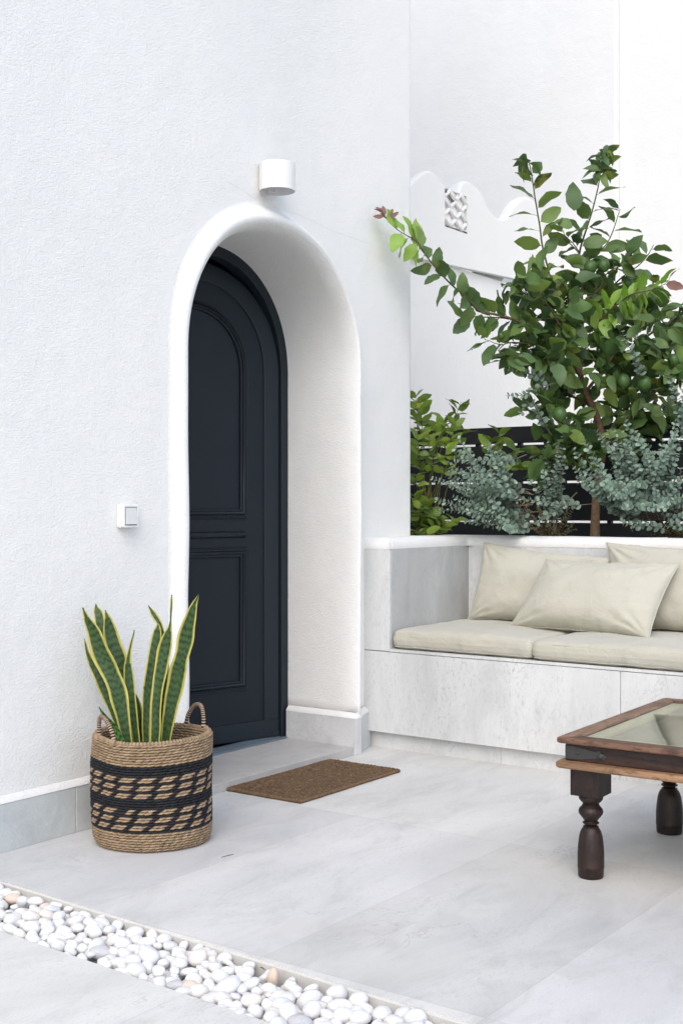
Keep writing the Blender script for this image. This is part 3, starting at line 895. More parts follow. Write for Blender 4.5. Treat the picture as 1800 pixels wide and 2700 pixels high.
pillow((.905, 5.315, ZC+.008), (1.60, 5.30, ZC+.004), (1.61, 5.40, .93), (.835, 5.40, .952), .165, 6.6, 'cream canvas pillow leaning against the bench back at the right edge of the photo')

# ---------------------------------------------------------------- basket with snake plant
TAN = (.235, .165, .10); TAN2 = (.36, .26, .165); BLK = (.017, .018, .021); BLP = (.028, .022, .032)
BX, BYY, BH = .268, 3.012, .355
bask = empty('woven_basket', (BX, BYY, 0), R(0))
tag(bask, 'round woven seagrass basket with black and tan bands and two cord handles', 'basket')
rows_k = 'T'*8 + 'B'*4 + 'DDB'*3 + 'B'*3 + 'DDB'*3 + 'T'*7
NR = len(rows_k)
random.seed(5)
def brad(th, z):
    k = z/BH
    r = .186 + .004*sin(k*pi) - .012*max(0, 1-k/.10)**2 + .004*k
    r += .0035*sin(2*th+1.0) + .003*sin(3*th+z*14) + .0025*noise.noise(Vector((cos(th)*2, sin(th)*2, z*9)))
    return r
def topz(th): return .004*sin(th*2+.6) + .005*noise.noise(Vector((cos(th)*1.5, sin(th)*1.5, 8)))
def weave(mb, z_hi, z_lo, inner, row0, nrow):
    NT_ = 620; SUB = 6
    NZ = nrow*SUB
    vs_ = []; cs_ = []
    for iz in range(NZ+1):
        row = min(nrow-1, iz//SUB); loc = (iz % SUB)/SUB if iz < NZ else 1.0
        ch = rows_k[min(NR-1, row0+row)]
        rs = random.Random(row0+row+100); ph = rs.random()*6.28; nst = 50 + rs.choice([-3, 0, 2, 4])
        if ch == 'D': nst = 54; second = (row0+row) > 0 and rows_k[row0+row-1] == 'D'; pid = row0+row-(1 if second else 0); ph = random.Random(pid*7).random()*6 + (1.5 if second else 0); poff = random.Random(pid*13+1).randrange(5)
        slant = 1 if (row0+row) % 2 == 0 else .75
        for it in range(NT_):
            th = 2*pi*it/NT_
            vv = loc*2-1
            edge = max(0, 1-vv*vv)**.5
            s = th*nst/2 + ph + vv*1.15*slant + .5*noise.noise(Vector((th*9, row*3.3, 1)))
            ridge = abs(sin(s))**.55
            h = .0095*edge*(.45+.55*ridge) + .0011*noise.noise(Vector((th*60, iz*.9, 4)))
            z = lerp(z_hi, z_lo, iz/NZ)
            z += topz(th)*min(1, max(0, (z-.05)/.2)) + .0012*noise.noise(Vector((th*14, row*2.0, 0)))
            r = brad(th, z) + (h if not inner else -.012-h*.8)
            vs_.append((r*cos(th), r*sin(th), z))
            cell = int(floor_((s)/pi))
            rv = noise.noise(Vector((cell*1.7, row*2.9, 3.1)))
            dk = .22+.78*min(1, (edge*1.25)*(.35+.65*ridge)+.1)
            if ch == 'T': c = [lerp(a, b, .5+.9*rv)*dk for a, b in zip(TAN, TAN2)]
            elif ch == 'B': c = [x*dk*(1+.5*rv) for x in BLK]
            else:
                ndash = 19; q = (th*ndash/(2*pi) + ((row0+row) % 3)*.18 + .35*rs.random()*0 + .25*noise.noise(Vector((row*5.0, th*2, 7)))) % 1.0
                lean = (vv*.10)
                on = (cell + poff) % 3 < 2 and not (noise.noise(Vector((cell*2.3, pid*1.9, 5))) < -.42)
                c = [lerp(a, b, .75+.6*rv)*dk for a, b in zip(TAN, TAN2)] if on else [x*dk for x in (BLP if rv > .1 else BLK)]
            cs_.append([max(0.004, x) for x in c])
    fs = []
    for iz in range(NZ):
        for it in range(NT_):
            a = iz*NT_+it; b = iz*NT_+(it+1) % NT_
            fs.append((a, a+NT_, b+NT_, b) if not inner else (a, b, b+NT_, a+NT_))
    base = len(mb.v); mb.add(vs_, fs)
    for i, c in enumerate(cs_): mb.c[base+i] = tuple(c)
floor_ = math.floor
mb = MB()
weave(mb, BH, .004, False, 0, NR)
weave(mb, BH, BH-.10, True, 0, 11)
# rolled rim and base coil
def coil(mb, zf, rf, rad, nst, c0, c1, seed):
    pts = []; cols = []; N = 900; rr = []
    for i in range(N+1):
        th = 2*pi*i/N
        pts.append((rf(th)*cos(th), rf(th)*sin(th), zf(th)))
        s = abs(sin(th*nst/2))**.6
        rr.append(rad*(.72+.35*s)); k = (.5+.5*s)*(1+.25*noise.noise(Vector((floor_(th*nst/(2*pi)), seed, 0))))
        cols.append(tuple(lerp(a, b, .5)*k for a, b in zip(c0, c1)))
    mb.tube(pts, rr, 8, cap=False, cols=cols)
coil(mb, lambda th: BH+topz(th)+.0005, lambda th: brad(th, BH)-.004, .0085, 100, TAN, TAN2, 1)
coil(mb, lambda th: .0065, lambda th: brad(th, 0)-.002, .0065, 90, TAN, TAN2, 2)
for i in range(130):   # stray fibres
    th = random.uniform(0, 2*pi); z = random.uniform(.02, BH-.01)
    rr_ = brad(th, z)+.004; a2 = th+random.uniform(-.06, .06); L = random.uniform(.006, .018)
    p0 = Vector((rr_*cos(th), rr_*sin(th), z)); p1 = Vector(((rr_+L*.45)*cos(a2), (rr_+L*.45)*sin(a2), z+random.uniform(-.7, .5)*L))
    ch = rows_k[min(NR-1, int((BH-z)/BH*NR))]
    mb.tube([p0, (p0+p1)/2+Vector((0, 0, .001)), p1], [.0007, .0006, .0003], 4, col=BLK if ch == 'B' else TAN)
mb.build('woven_body', WEAVE, bask, True, colors=True)
mb = MB(); mb.lathe([(.0001, .24), (.10, .245), (.168, .262), (.172, .27)], 40, closed=False)
mb.build('pot_soil', SOIL, bask)
def handle(th0, hh, halfang, lean, seed, skew=0):
    mb = MB(); pts = []; N = 240; cols = []; rr = []
    for i in range(N+1):
        f = i/N; a = pi*f
        th = th0 + halfang*(cos(a) + skew*sin(a))
        zz = BH + topz(th) - .016 + hh*sin(a)**.72
        r_ = brad(th, BH)-.007 + lean*sin(a)
        p = Vector((r_*cos(th), r_*sin(th), zz)); pts.append(p)
        q = i*30/N
        st = (q % 1.0)
        on = st < .5
        bulge = abs(sin(q*2*pi))**.5
        rr.append(.0058 + .0016*bulge + .0006*noise.noise(Vector((q*2, seed, 0))))
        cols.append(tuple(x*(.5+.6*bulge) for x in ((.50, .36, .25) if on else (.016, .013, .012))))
    mb2 = []
    mb.tube(pts, rr, 10, cols=cols)
    for e_ in (0, -1):      # stitches that tie the handle to the rim
        p = pts[e_]
        for k in range(4):
            a = th0 + halfang*(1 if e_ == 0 else -1) + (k-1.5)*.028
            r_ = brad(a, BH)+.005
            mb.tube([(r_*cos(a)*.955, r_*sin(a)*.955, BH+.006), (r_*cos(a), r_*sin(a), BH+.008), (r_*cos(a)*1.01, r_*sin(a)*1.01, BH-.010+random.uniform(-.006, .004))], .003, 6, col=TAN2)
    mb.build('handle', WEAVE, bask, True, colors=True)
handle(R(258), .088, R(15), .004, 1, -.35)
handle(R(80), .098, R(15), -.002, 2, -.35)

# snake plant
plant = empty('snake_plant', (BX, BYY, .24))
tag(plant, 'snake plant with tall yellow edged banded leaves standing in the woven basket', 'plant')
S4 = .2296
def blade(rows, t0, t1, seed, fold=.22, green_only=False, twist=0.0):
    """rows: (x, y, half width) surveyed from the plant; t0 depth at base, t1 at tip"""
    mb = MB(); sp = spline([(float(a), float(b), float(c)) for a, b, c in rows], 9)
    n_ = len(sp); W = 12; vs_ = []; cols = []
    fwd = Vector((-.5889, .8082, 0))
    L = 0; prevc = None
    cen = []
    for i, (x, y, hw) in enumerate(sp):
        f = i/(n_-1)          # 0 tip .. 1 base
        t = lerp(t1, t0, f)
        cen.append((P(200+x*S4, 1560+y*S4, t), max(.0006, hw*S4*t/FP), f))
    right = Vector((.8082, .5889, 0))
    for i, (p, hw, f) in enumerate(cen):
        q = cen[min(i+1, n_-1)][0]-cen[max(i-1, 0)][0]
        ax = q.normalized()
        side = right - ax*right.dot(ax); side.normalize()
        nr = ax.cross(side).normalized()
        if nr.dot(fwd) > 0: nr = -nr
        tw = twist*(f-.5) + .28*sin(f*5+seed)
        sd_ = side*cos(tw)+nr*sin(tw); nn = nr*cos(tw)-side*sin(tw)
        if prevc is not None: L += (p-prevc).length
        prevc = p.copy()
        for k in range(W+1):
            s = -1+2*k/W
            wav = 1+.03*sin(L*60+seed+s)
            # trough shaped cross-section
            off = sd_*(hw*s*wav/cos(tw)*.98) - nn*(fold*hw*(1-s*s)) + nn*(.003*sin(L*34+seed*2)*abs(s)**3)
            vs_.append(p+off - Vector((BX, BYY, .24)))
            ew = .80 if hw > .012 else .62
            wob_ = .04*noise.noise(Vector((L*25, seed, s)))
            if not green_only and abs(s)+wob_ > ew and f > .035:
                y_ = noise.noise(Vector((L*20, seed, s)))
                c = (.41+.10*y_, .37+.06*y_, .085)
            else:
                b1 = sin((L + .010*noise.noise(Vector((s*3, L*14, seed))) + .004*abs(s)*sin(s*9+seed))*2*pi/.0235 + 3.2*noise.noise(Vector((s*2.6, L*26, seed+3))))
                b2 = noise.noise(Vector((s*3.5, L*60, seed+8)))
                m1 = max(0, min(1, .5+1.1*b1+.9*b2-.35))
                lt = (.036, .080, .017) if not green_only else (.08, .19, .04); dk = (.006, .019, .010)
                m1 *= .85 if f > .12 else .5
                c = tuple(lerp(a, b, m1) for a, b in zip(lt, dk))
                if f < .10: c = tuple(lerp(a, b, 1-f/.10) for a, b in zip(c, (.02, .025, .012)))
            cols.append(c)
    base = len(mb.v)
    mb.add(vs_, [(i*(W+1)+k, (i+1)*(W+1)+k, (i+1)*(W+1)+k+1, i*(W+1)+k+1) for i in range(n_-1) for k in range(W)])
    for i, c in enumerate(cols): mb.c[base+i] = c
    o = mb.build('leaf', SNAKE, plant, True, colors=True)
    sl = o.modifiers.new('t', 'SOLIDIFY'); sl.thickness = .0022; sl.offset = 0
    ss = o.modifiers.new('s', 'SUBSURF'); ss.levels = 1; ss.render_levels = 1
    return o
TB = 4.185
blade([(230,140,1),(240,200,38),(262,260,58),(290,400,64),(345,600,66),(410,850,62),(500,1200,56),(560,1500,50),(600,1760,42)], TB+.03, TB+.10, 2.0)
blade([(343,212,1),(350,255,22),(366,310,42),(394,450,78),(440,620,96),(488,760,98),(532,900,86),(575,1080,74),(610,1300,62),(640,1560,52),(655,1780,44)], TB+.02, TB+.05, 3.3)
blade([(100,540,1),(112,600,12),(140,720,26),(205,860,48),(258,960,60),(320,1100,66),(385,1260,64),(440,1400,54),(500,1560,44),(560,1760,36)], TB-.01, TB-.0, 4.1)
blade([(678,1150,1),(700,1230,20),(725,1330,32),(738,1450,36),(742,1650,32),(742,1800,28)], TB+.05, TB+.05, 9.7)
blade([(835,158,1),(862,205,18),(897,262,36),(955,355,33),(990,440,28),(1008,560,38),(1005,760,46),(985,1000,50),(960,1300,48),(940,1760,42)], TB+.05, TB+.08, 5.2, twist=.6)
blade([(1058,790,1),(1056,850,18),(1042,950,26),(1025,1100,30),(1005,1300,34),(985,1500,36),(968,1760,34)], TB+.04, TB+.04, 6.6)
blade([(950,362,1),(945,400,24),(936,460,50),(915,600,70),(882,790,64),(846,1000,60),(820,1200,54),(810,1450,48),(808,1600,46),(812,1780,42)], TB+.0, TB+.02, 7.4)
blade([(85,180,1),(102,240,22),(140,340,52),(190,440,80),(238,570,98),(300,740,118),(362,860,112),(412,960,104),(462,1080,106),(500,1220,104),(525,1340,92),(552,1500,74),(580,1640,62),(606,1780,54)], TB-.06, TB-.07, 1.0)
blade([(672,438,1),(662,500,8),(640,580,15),(617,690,20),(603,790,34),(604,890,52),(615,1050,64),(632,1200,62),(652,1360,55),(672,1520,50),(700,1780,44)], TB-.03, TB-.01, 8.8)
blade([(1102,35,1),(1101,80,10),(1098,160,14),(1092,280,8),(1088,345,10),(1076,420,30),(1048,540,66),(1018,680,86),(985,830,84),(956,1000,76),(935,1160,68),(920,1340,66),(914,1520,66),(906,1780,58)], TB-.03, TB+.0, 10.5)
blade([(1412,30,1),(1392,80,16),(1360,150,36),(1322,290,68),(1284,420,88),(1255,560,104),(1226,690,92),(1200,790,88),(1180,900,104),(1150,1040,106),(1112,1220,94),(1078,1400,82),(1052,1560,68),(1026,1780,54)], TB-.0, TB-.04, 11.9)
blade([(270,1325,1),(300,1372,14),(345,1440,30),(398,1510,42),(450,1590,48),(505,1700,48),(560,1800,40)], TB-.07, TB-.10, 12.7, green_only=True)

# ---------------------------------------------------------------- door mat
mat_ = empty('doormat', (.0, 0, 0)); mat_.location = (.184, 4.034, 0); mat_.rotation_euler = (0, 0, R(.6))
tag(mat_, 'brown rectangular braided seagrass doormat lying on the paving before the doorstep', 'doormat')
mb = MB(); hx, hy = .184, .344; pit = .0155; stp = .0031
nx = int(2*hx/stp); ny = int(2*hy/stp); vs_ = []; cols = []
for i in range(nx+1):
    for j in range(ny+1):
        x = lerp(-hx, hx, i/nx); y = lerp(-hy, hy, j/ny)
        dx_, dy_ = hx-abs(x), hy-abs(y)
        d = min(dx_, dy_)/pit + .15*noise.noise(Vector((x*14, y*14, 0)))
        row = floor_(d); v = (d-row)*2-1
        along = y if dx_ < dy_ else x
        s = along*2*pi/.019 + v*1.2*(1 if row % 2 else -1) + row*1.7
        rg = abs(sin(s*.5+1))**.55; ed = max(0, 1-v*v)**.5
        z = .006 + .0105*ed*(.5+.5*rg) + .0018*noise.noise(Vector((x*120, y*120, 1))) + .002*noise.noise(Vector((x*6, y*6, 5)))
        if dx_ < .001 or dy_ < .001: z = .001
        ex = x + .003*noise.noise(Vector((x*18, y*18, 3))); ey = y + .004*noise.noise(Vector((x*18, y*18, 9)))
        vs_.append((ex, ey, z))
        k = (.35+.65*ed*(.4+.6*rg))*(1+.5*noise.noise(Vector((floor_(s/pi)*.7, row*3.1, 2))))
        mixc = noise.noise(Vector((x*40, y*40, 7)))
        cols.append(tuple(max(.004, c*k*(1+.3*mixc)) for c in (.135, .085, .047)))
mb.add(vs_, [(i*(ny+1)+j, (i+1)*(ny+1)+j, (i+1)*(ny+1)+j+1, i*(ny+1)+j+1) for i in range(nx) for j in range(ny)])
mb.c = [tuple(c) for c in cols]
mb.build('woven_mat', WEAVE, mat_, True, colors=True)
mb = MB(); random.seed(3)
def per(q):
    q = q % 1.0; Lx, Ly = 2*hx, 2*hy; T_ = 2*(Lx+Ly); s = q*T_
    if s < Lx: return (-hx+s, -hy)
    s -= Lx
    if s < Ly: return (hx, -hy+s)
    s -= Ly
    if s < Lx: return (hx-s, hy)
    s -= Lx
    return (-hx, hy-s)
pts = []; rr = []; cl = []
for i in range(1601):
    x, y = per(i/1600); s_ = abs(sin(i*.42))**.6
    pts.append((x*.985+.003*noise.noise(Vector((x*18, y*18, 3))), y*.99+.004*noise.noise(Vector((x*18, y*18, 9))), .0075)); rr.append(.0045+.0025*s_); cl.append(tuple(c*(.5+.7*s_) for c in (.135, .085, .047)))
mb.tube(pts, rr, 7, cap=False, cols=cl)
for i in range(160):
    x, y = per(random.random()); a = random.uniform(0, 6.28)
    mb.tube([(x, y, .009), (x+.005*cos(a), y+.005*sin(a), .012), (x+.011*cos(a), y+.011*sin(a), random.uniform(.002, .014))], [.0007, .0006, .0003], 4, col=(.26, .16, .08))
mb.build('braided_edge', WEAVE, mat_, True, colors=True)

# ---------------------------------------------------------------- coffee table
tb = empty('coffee_table', (1.644, 3.482, 0), R(2.0))
tag(tb, 'low dark carved wooden coffee table with worn edges, turned legs and a glass top', 'table')
TL_, TW = 1.10, .80         # leg centre spacing out to the right, and back
x0, x1, y0, y1 = -.078, TL_+.078, -.078, TW+.052
bw = .058; ZT1, ZT0 = .4275, .409
def frame_top(mb, x0, x1, y0, y1, bw, z0, z1, sides):
    g_ = .0012
    P4 = {'s': [(x0, y0), (x1, y0), (x1-bw, y0+bw), (x0+bw, y0+bw)], 'n': [(x0, y1), (x0+bw, y1-bw), (x1-bw, y1-bw), (x1, y1)],
          'w': [(x0, y0), (x0+bw, y0+bw), (x0+bw, y1-bw), (x0, y1)], 'e': [(x1, y0), (x1, y1), (x1-bw, y1-bw), (x1-bw, y0+bw)]}
    for s in sides:
        c_ = Vector((sum(p[0] for p in P4[s])/4, sum(p[1] for p in P4[s])/4))
        q = [tuple(c_ + (Vector(p)-c_)*(.9985)) for p in P4[s]]
        prism(mb, q, z0, z1, 'z')
for s, nm, mt in (('s', 'top_plank', W_TOP), ('n', 'top_plank', W_TOP), ('w', 'top_plank', W_TOPY), ('e', 'top_plank', W_TOPY)):
    mb = MB(); frame_top(mb, x0, x1, y0, y1, bw, ZT0, ZT1, s); bevel(fixn(mb.build(nm, mt, tb, False)), .005, 3)
for s, mt in (('s', W_LEDGE), ('n', W_LEDGE), ('w', W_LEDGE), ('e', W_LEDGE)):
    mb = MB(); frame_top(mb, x0-.003, x1+.003, y0-.003, y1+.003, .05, .334, .356, s); bevel(fixn(mb.build('ledge', mt, tb, False)), .007, 3)
a_ = .021
mb = MB(); mb.box(x0+a_, x1-a_, y0+a_, y0+a_+.022, .3562, .4088); mb.box(x0+a_, x1-a_, y1-a_-.022, y1-a_, .3562, .4088)
mb.box(x0+a_, x0+a_+.022, y0+a_+.0225, y1-a_-.0225, .3562, .4088); mb.box(x1-a_-.022, x1-a_, y0+a_+.0225, y1-a_-.0225, .3562, .4088)
bevel(mb.build('apron', W_DARK, tb, False), .003, 2)
mb = MB(); 
i0, i1, j0, j1 = x0+bw, x1-bw, y0+bw, y1-bw
for q in ((i0, i1, j0, j0+.045), (i0, i1, j1-.045, j1), (i0, i0+.045, j0+.0455, j1-.0455), (i1-.045, i1, j0+.0455, j1-.0455)):
    mb.box(q[0], q[1], q[2], q[3], .405, .4135)
bevel(mb.build('inner_rebate', m_simple('pale_rebate_wood', (.62, .49, .30), .5, .3, (40, .001), .2), tb, False), .001, 1)
mb = MB(); mb.box(x0+.05, x1-.05, y0+.05, y1-.05, .3565, .366)
mb.build('bottom_panel', m_wood('panel_wood', (.030, .024, .016), (.085, .072, .050), .6), tb, False)
t = NT('table_glass', .02, .5); t.b.inputs['Transmission Weight'].default_value = 1; t.b.inputs['IOR'].default_value = 1.5
t.b.inputs['Base Color'].default_value = (.80, .90, .84, 1); t.bump(t.noise(9, 3, .5), .0006, .35)
mb = MB(); mb.box(i0+.0015, i1-.0015, j0+.0015, j1-.0015, .4150, .4225)
bevel(mb.build('glass_top', t.m, tb, False), .0012, 2)
LEGP = [(.0, 0), (.0345, 0), (.0375, .003), (.0385, .012), (.0393, .030), (.0405, .032), (.0398, .036), (.0400, .070), (.0385, .095), (.0365, .112), (.0345, .126), (.0310, .138), (.0262, .147), (.0228, .151), (.0235, .1535), (.0205, .1555), (.0165, .1575), (.0190, .1600), (.0245, .1630), (.0250, .1655), (.0205, .1685), (.0185, .1710), (.0225, .1745), (.0240, .1775), (.0290, .1830), (.0350, .1910), (.0372, .1985), (.0350, .2070), (.0290, .2135), (.0255, .2165), (.0262, .2190), (.0235, .2215), (.0250, .2250), (.0310, .2300), (.0362, .2370), (.0370, .2440), (.0345, .2500), (.0, .2500)]
for k_, (lx, ly, sc_) in enumerate(((0, 0, 1), (0.022, .63, 1.13), (TL_, 0, 1), (TL_, .63, 1.1))):
    lg = MB(); lg.lathe([(r*sc_, z) for r, z in LEGP][1:-1], 36, lx, ly)
    lo = lg.build('leg', W_LEG, tb, True, ang=50)
    bk = MB(); bk.box(lx-.047, lx+.047, ly-.047, ly+.047, .2502, .3338); bevel(bk.build('leg_block', W_LEG, lo, False), .0025, 2)
# iron straps on the apron
def strap(px, sgn):
    st = MB(); yf = y0+a_-.0035
    pts = [(0, .361), (0, .404), (.03, .402), (.07, .396), (.098, .391), (.104, .397), (.112, .394), (.114, .388), (.124, .387), (.132, .379), (.124, .370), (.112, .369), (.095, .370), (.05, .363)]
    st2 = [(px+sgn*a, b) for a, b in pts]
    prism(st, st2, yf, y0+a_-.0002, 'y')
    o = bevel(fixn(st.build('iron_strap', IRON, tb, False)), .001, 1)
    for (cx_, cz_, r_) in ((.112, .380, .010), (.040, .383, .006)):
        s2 = MB()
        prev = None; vs_ = []; fs = []
        for a in range(5):
            rr_ = r_*cos(a/4*pi/2*.98); dd = r_*.45*sin(a/4*pi/2)
            for k in range(16): vs_.append((px+sgn*cx_+rr_*cos(2*pi*k/16), yf-dd, cz_+rr_*sin(2*pi*k/16)))
        for a in range(4):
            for k in range(16): fs.append((a*16+k, a*16+(k+1) % 16, (a+1)*16+(k+1) % 16, (a+1)*16+k))
        s2.add(vs_, fs)
        s2.build('stud', IRON, o, True)
strap(x0+a_, 1); strap(x1-a_, -1)

# ---------------------------------------------------------------- leaves
def leaf_mesh(mb, base, d, nrm, L, W, rng, col=(1, 1, 1), curl=.25, fold=.25, tipf=1.0, notch=0.05, seg=6):
    """one lanceolate leaf: base point, direction, upper side normal"""
    d = d.normalized(); nrm = (nrm - d*nrm.dot(d)); nrm = nrm.normalized() if nrm.length > 1e-5 else d.orthogonal().normalized()
    sd_ = d.cross(nrm)
    vs_ = []; n_ = seg+1
    ph = rng.random()*6.28; cu = curl*(.4+rng.random()*1.1); asym = rng.uniform(-.15, .15)
    for i in range(n_+1):
        f = i/n_
        wv = W*.5*(sin(pi*min(1, (f**.80))*.985)**.75 + .02)
        if i == n_: wv = W*.015
        drop = -cu*L*f*f
        c_ = base + d*(L*f*(1-.10*cu)) + nrm*drop + sd_*(asym*L*f*f)
        wa = .085*sin(f*9+ph)*W*min(1, f*3); wb = .085*sin(f*8+ph+2)*W*min(1, f*3)
        jag = 1+notch*sin(f*23+ph)
        vs_ += [c_ + sd_*(wv*jag) + nrm*(fold*wv+wa), c_, c_ - sd_*(wv*(2-jag)) + nrm*(fold*wv+wb)]
    fs = []
    for i in range(n_):
        a = i*3; fs += [(a, a+1, a+4, a+3), (a+1, a+2, a+5, a+4)]
    mb.add(vs_, fs, col)

# lemon tree
rng = random.Random(11)
tree = empty('lemon_tree', tuple(P(1566, 1560, 6.38)))
tree.location.z = .86
tag(tree, 'lemon tree with green fruit and glossy dark leaves growing between bench and fence', 'tree')
TO = tree.location.copy()
def W(pts, t0=None):
    return [P(u, v, t)-TO for u, v, t in pts]
BK1 = (.115, .070, .045); BK2 = (.075, .085, .035)
trunk = MB()
tp = spline([(1566,1700,6.38,.0265),(1567,1440,6.38,.0255),(1570,1330,6.39,.0225),(1578,1240,6.40,.023),(1586,1180,6.40,.024),(1578,1120,6.39,.019),(1562,1075,6.37,.017),(1545,1040,6.35,.0155),(1533,1000,6.33,.014),(1516,960,6.31,.012),(1498,925,6.30,.010)], 5)
tp = [q for q in tp]
trunk.tube([P(a, b, c)-TO for a, b, c, d in tp], [d*(1+.08*noise.noise(Vector((b*.03, 1, 0)))) for a, b, c, d in tp], 14, cols=[tuple(lerp(x, y, max(0, min(1, (1400-b)/300))) for x, y in zip((.22, .145, .095), BK1)) for a, b, c, d in tp])
trunk.build('trunk', STEM_M, tree, True, colors=True)
limbs = [  # (points, r0, r1, leaf mode)
 ('long', [(1510,945,6.30),(1455,905,6.24),(1400,868,6.18),(1359,844,6.12),(1300,828,6.06),(1267,822,6.03),(1233,788,5.99),(1187,748,5.95),(1141,698,5.9),(1110,655,5.86)], .0085, .003),
 ('longtip', [(1110,655,5.86),(1098,636,5.85),(1058,613,5.82),(1038,598,5.8),(1020,580,5.79),(1013,562,5.79)], .003, .0012),
 ('left2', [(1359,844,6.12),(1320,838,6.1),(1270,836,6.08),(1244,836,6.06),(1215,842,6.05)], .004, .002),
 ('shoot', [(1505,940,6.30),(1478,850,6.34),(1455,770,6.36),(1446,718,6.37),(1429,648,6.38),(1422,596,6.38),(1410,525,6.39),(1402,470,6.39),(1395,432,6.39),(1393,424,6.39)], .007, .0022),
 ('shoot', [(1530,990,6.33),(1535,880,6.42),(1533,780,6.44),(1531,718,6.45),(1527,666,6.46),(1545,603,6.46),(1559,560,6.46),(1574,501,6.46),(1580,466,6.46),(1588,413,6.46)], .008, .0022),
 ('shoot', [(1527,666,6.46),(1508,640,6.42),(1489,622,6.38),(1484,606,6.36)], .003, .0015),
 ('shoot', [(1533,700,6.45),(1575,665,6.5),(1600,640,6.54),(1618,600,6.56),(1627,570,6.57),(1634,552,6.57)], .004, .0015),
 ('light', [(1552,873,6.38),(1590,835,6.3),(1618,810,6.24),(1650,785,6.2),(1671,774,6.17),(1700,768,6.14)], .005, .003),
 ('lighttip', [(1700,768,6.14),(1717,764,6.12),(1740,755,6.1),(1760,742,6.08)], .0025, .0012),
 ('shoot', [(1560,830,6.5),(1610,760,6.52),(1650,722,6.54),(1682,700,6.55),(1706,673,6.56),(1722,645,6.56)], .005, .0018),
 ('twig', [(1590,1165,6.4),(1625,1110,6.42),(1648,1075,6.44),(1660,1030,6.46),(1658,980,6.48),(1665,940,6.48),(1690,900,6.48),(1730,870,6.48),(1780,850,6.46),(1830,835,6.44)], .012, .004),
 ('twig', [(1590,1170,6.4),(1650,1110,6.36),(1700,1060,6.32),(1750,1010,6.28),(1800,975,6.24),(1850,960,6.2)], .011, .004),
 ('twig', [(1585,1185,6.4),(1660,1150,6.48),(1740,1110,6.54),(1820,1080,6.6)], .011, .004),
 ('twig', [(1580,1180,6.4),(1540,1150,6.34),(1490,1120,6.28),(1450,1095,6.24),(1420,1075,6.2)], .009, .003),
 ('twig', [(1580,1200,6.4),(1520,1205,6.33),(1470,1195,6.27),(1430,1190,6.23)], .007, .0025),
 ('twig', [(1533,1000,6.33),(1480,985,6.25),(1430,960,6.18),(1390,945,6.12)], .007, .003),
 ('twig', [(1500,925,6.3),(1440,915,6.2),(1380,905,6.12),(1335,905,6.08),(1312,925,6.05)], .006, .002),
 ('twig', [(1545,1030,6.35),(1600,960,6.3),(1640,900,6.26),(1700,860,6.22),(1760,835,6.18)], .009, .003),
 ('twig', [(1560,1075,6.37),(1520,1050,6.44),(1470,1030,6.48),(1430,1010,6.5)], .007, .003),
 ('twig', [(1530,930,6.4),(1580,880,6.46),(1620,840,6.5),(1680,800,6.52),(1740,790,6.52)], .007, .003),
 ('twig', [(1660,1040,6.46),(1720,1000,6.5),(1780,930,6.5),(1820,880,6.5)], .006, .003),
 ('twig', [(1500,900,6.3),(1470,850,6.2),(1440,800,6.14),(1400,780,6.1),(1370,772,6.08)], .006, .002),
 ('twig', [(1535,860,6.42),(1500,800,6.34),(1490,760,6.3),(1470,735,6.28)], .005, .002),
 ('twig', [(1535,800,6.44),(1580,760,6.4),(1600,720,6.38),(1640,700,6.36)], .005, .002),
]
br = MB(); dark = MB(); young = MB(); red = MB(); red2 = MB()
camf = Vector((-.5889, .8082, 0)); camr = Vector((.8082, .5889, 0)); UPV = Vector((0, 0, 1))
def rv():
    return Vector((rng.uniform(-1, 1), rng.uniform(-1, 1), rng.uniform(-1, 1)))
def put(mb_, p, d, L=None, col=None, nz=.8, fold=None, curl=None):
    L = (L or rng.uniform(.085, .125))*1.08; 
    nr = (UPV*rng.uniform(.2, 1.0) + rv()*nz)
    k = rng.uniform(.82, 1.18)
    st = p + d.normalized()*.010
    leaf_mesh(mb_, st, d, nr, L, L*rng.uniform(.50, .62), rng, col or (k, k, k), rng.uniform(.05, .35) if curl is None else curl, rng.uniform(.08, .4) if fold is None else fold, notch=.06)
    br.tube([p, st+d.normalized()*.004], .0011, 4, col=(.11, .16, .05), cap=False)
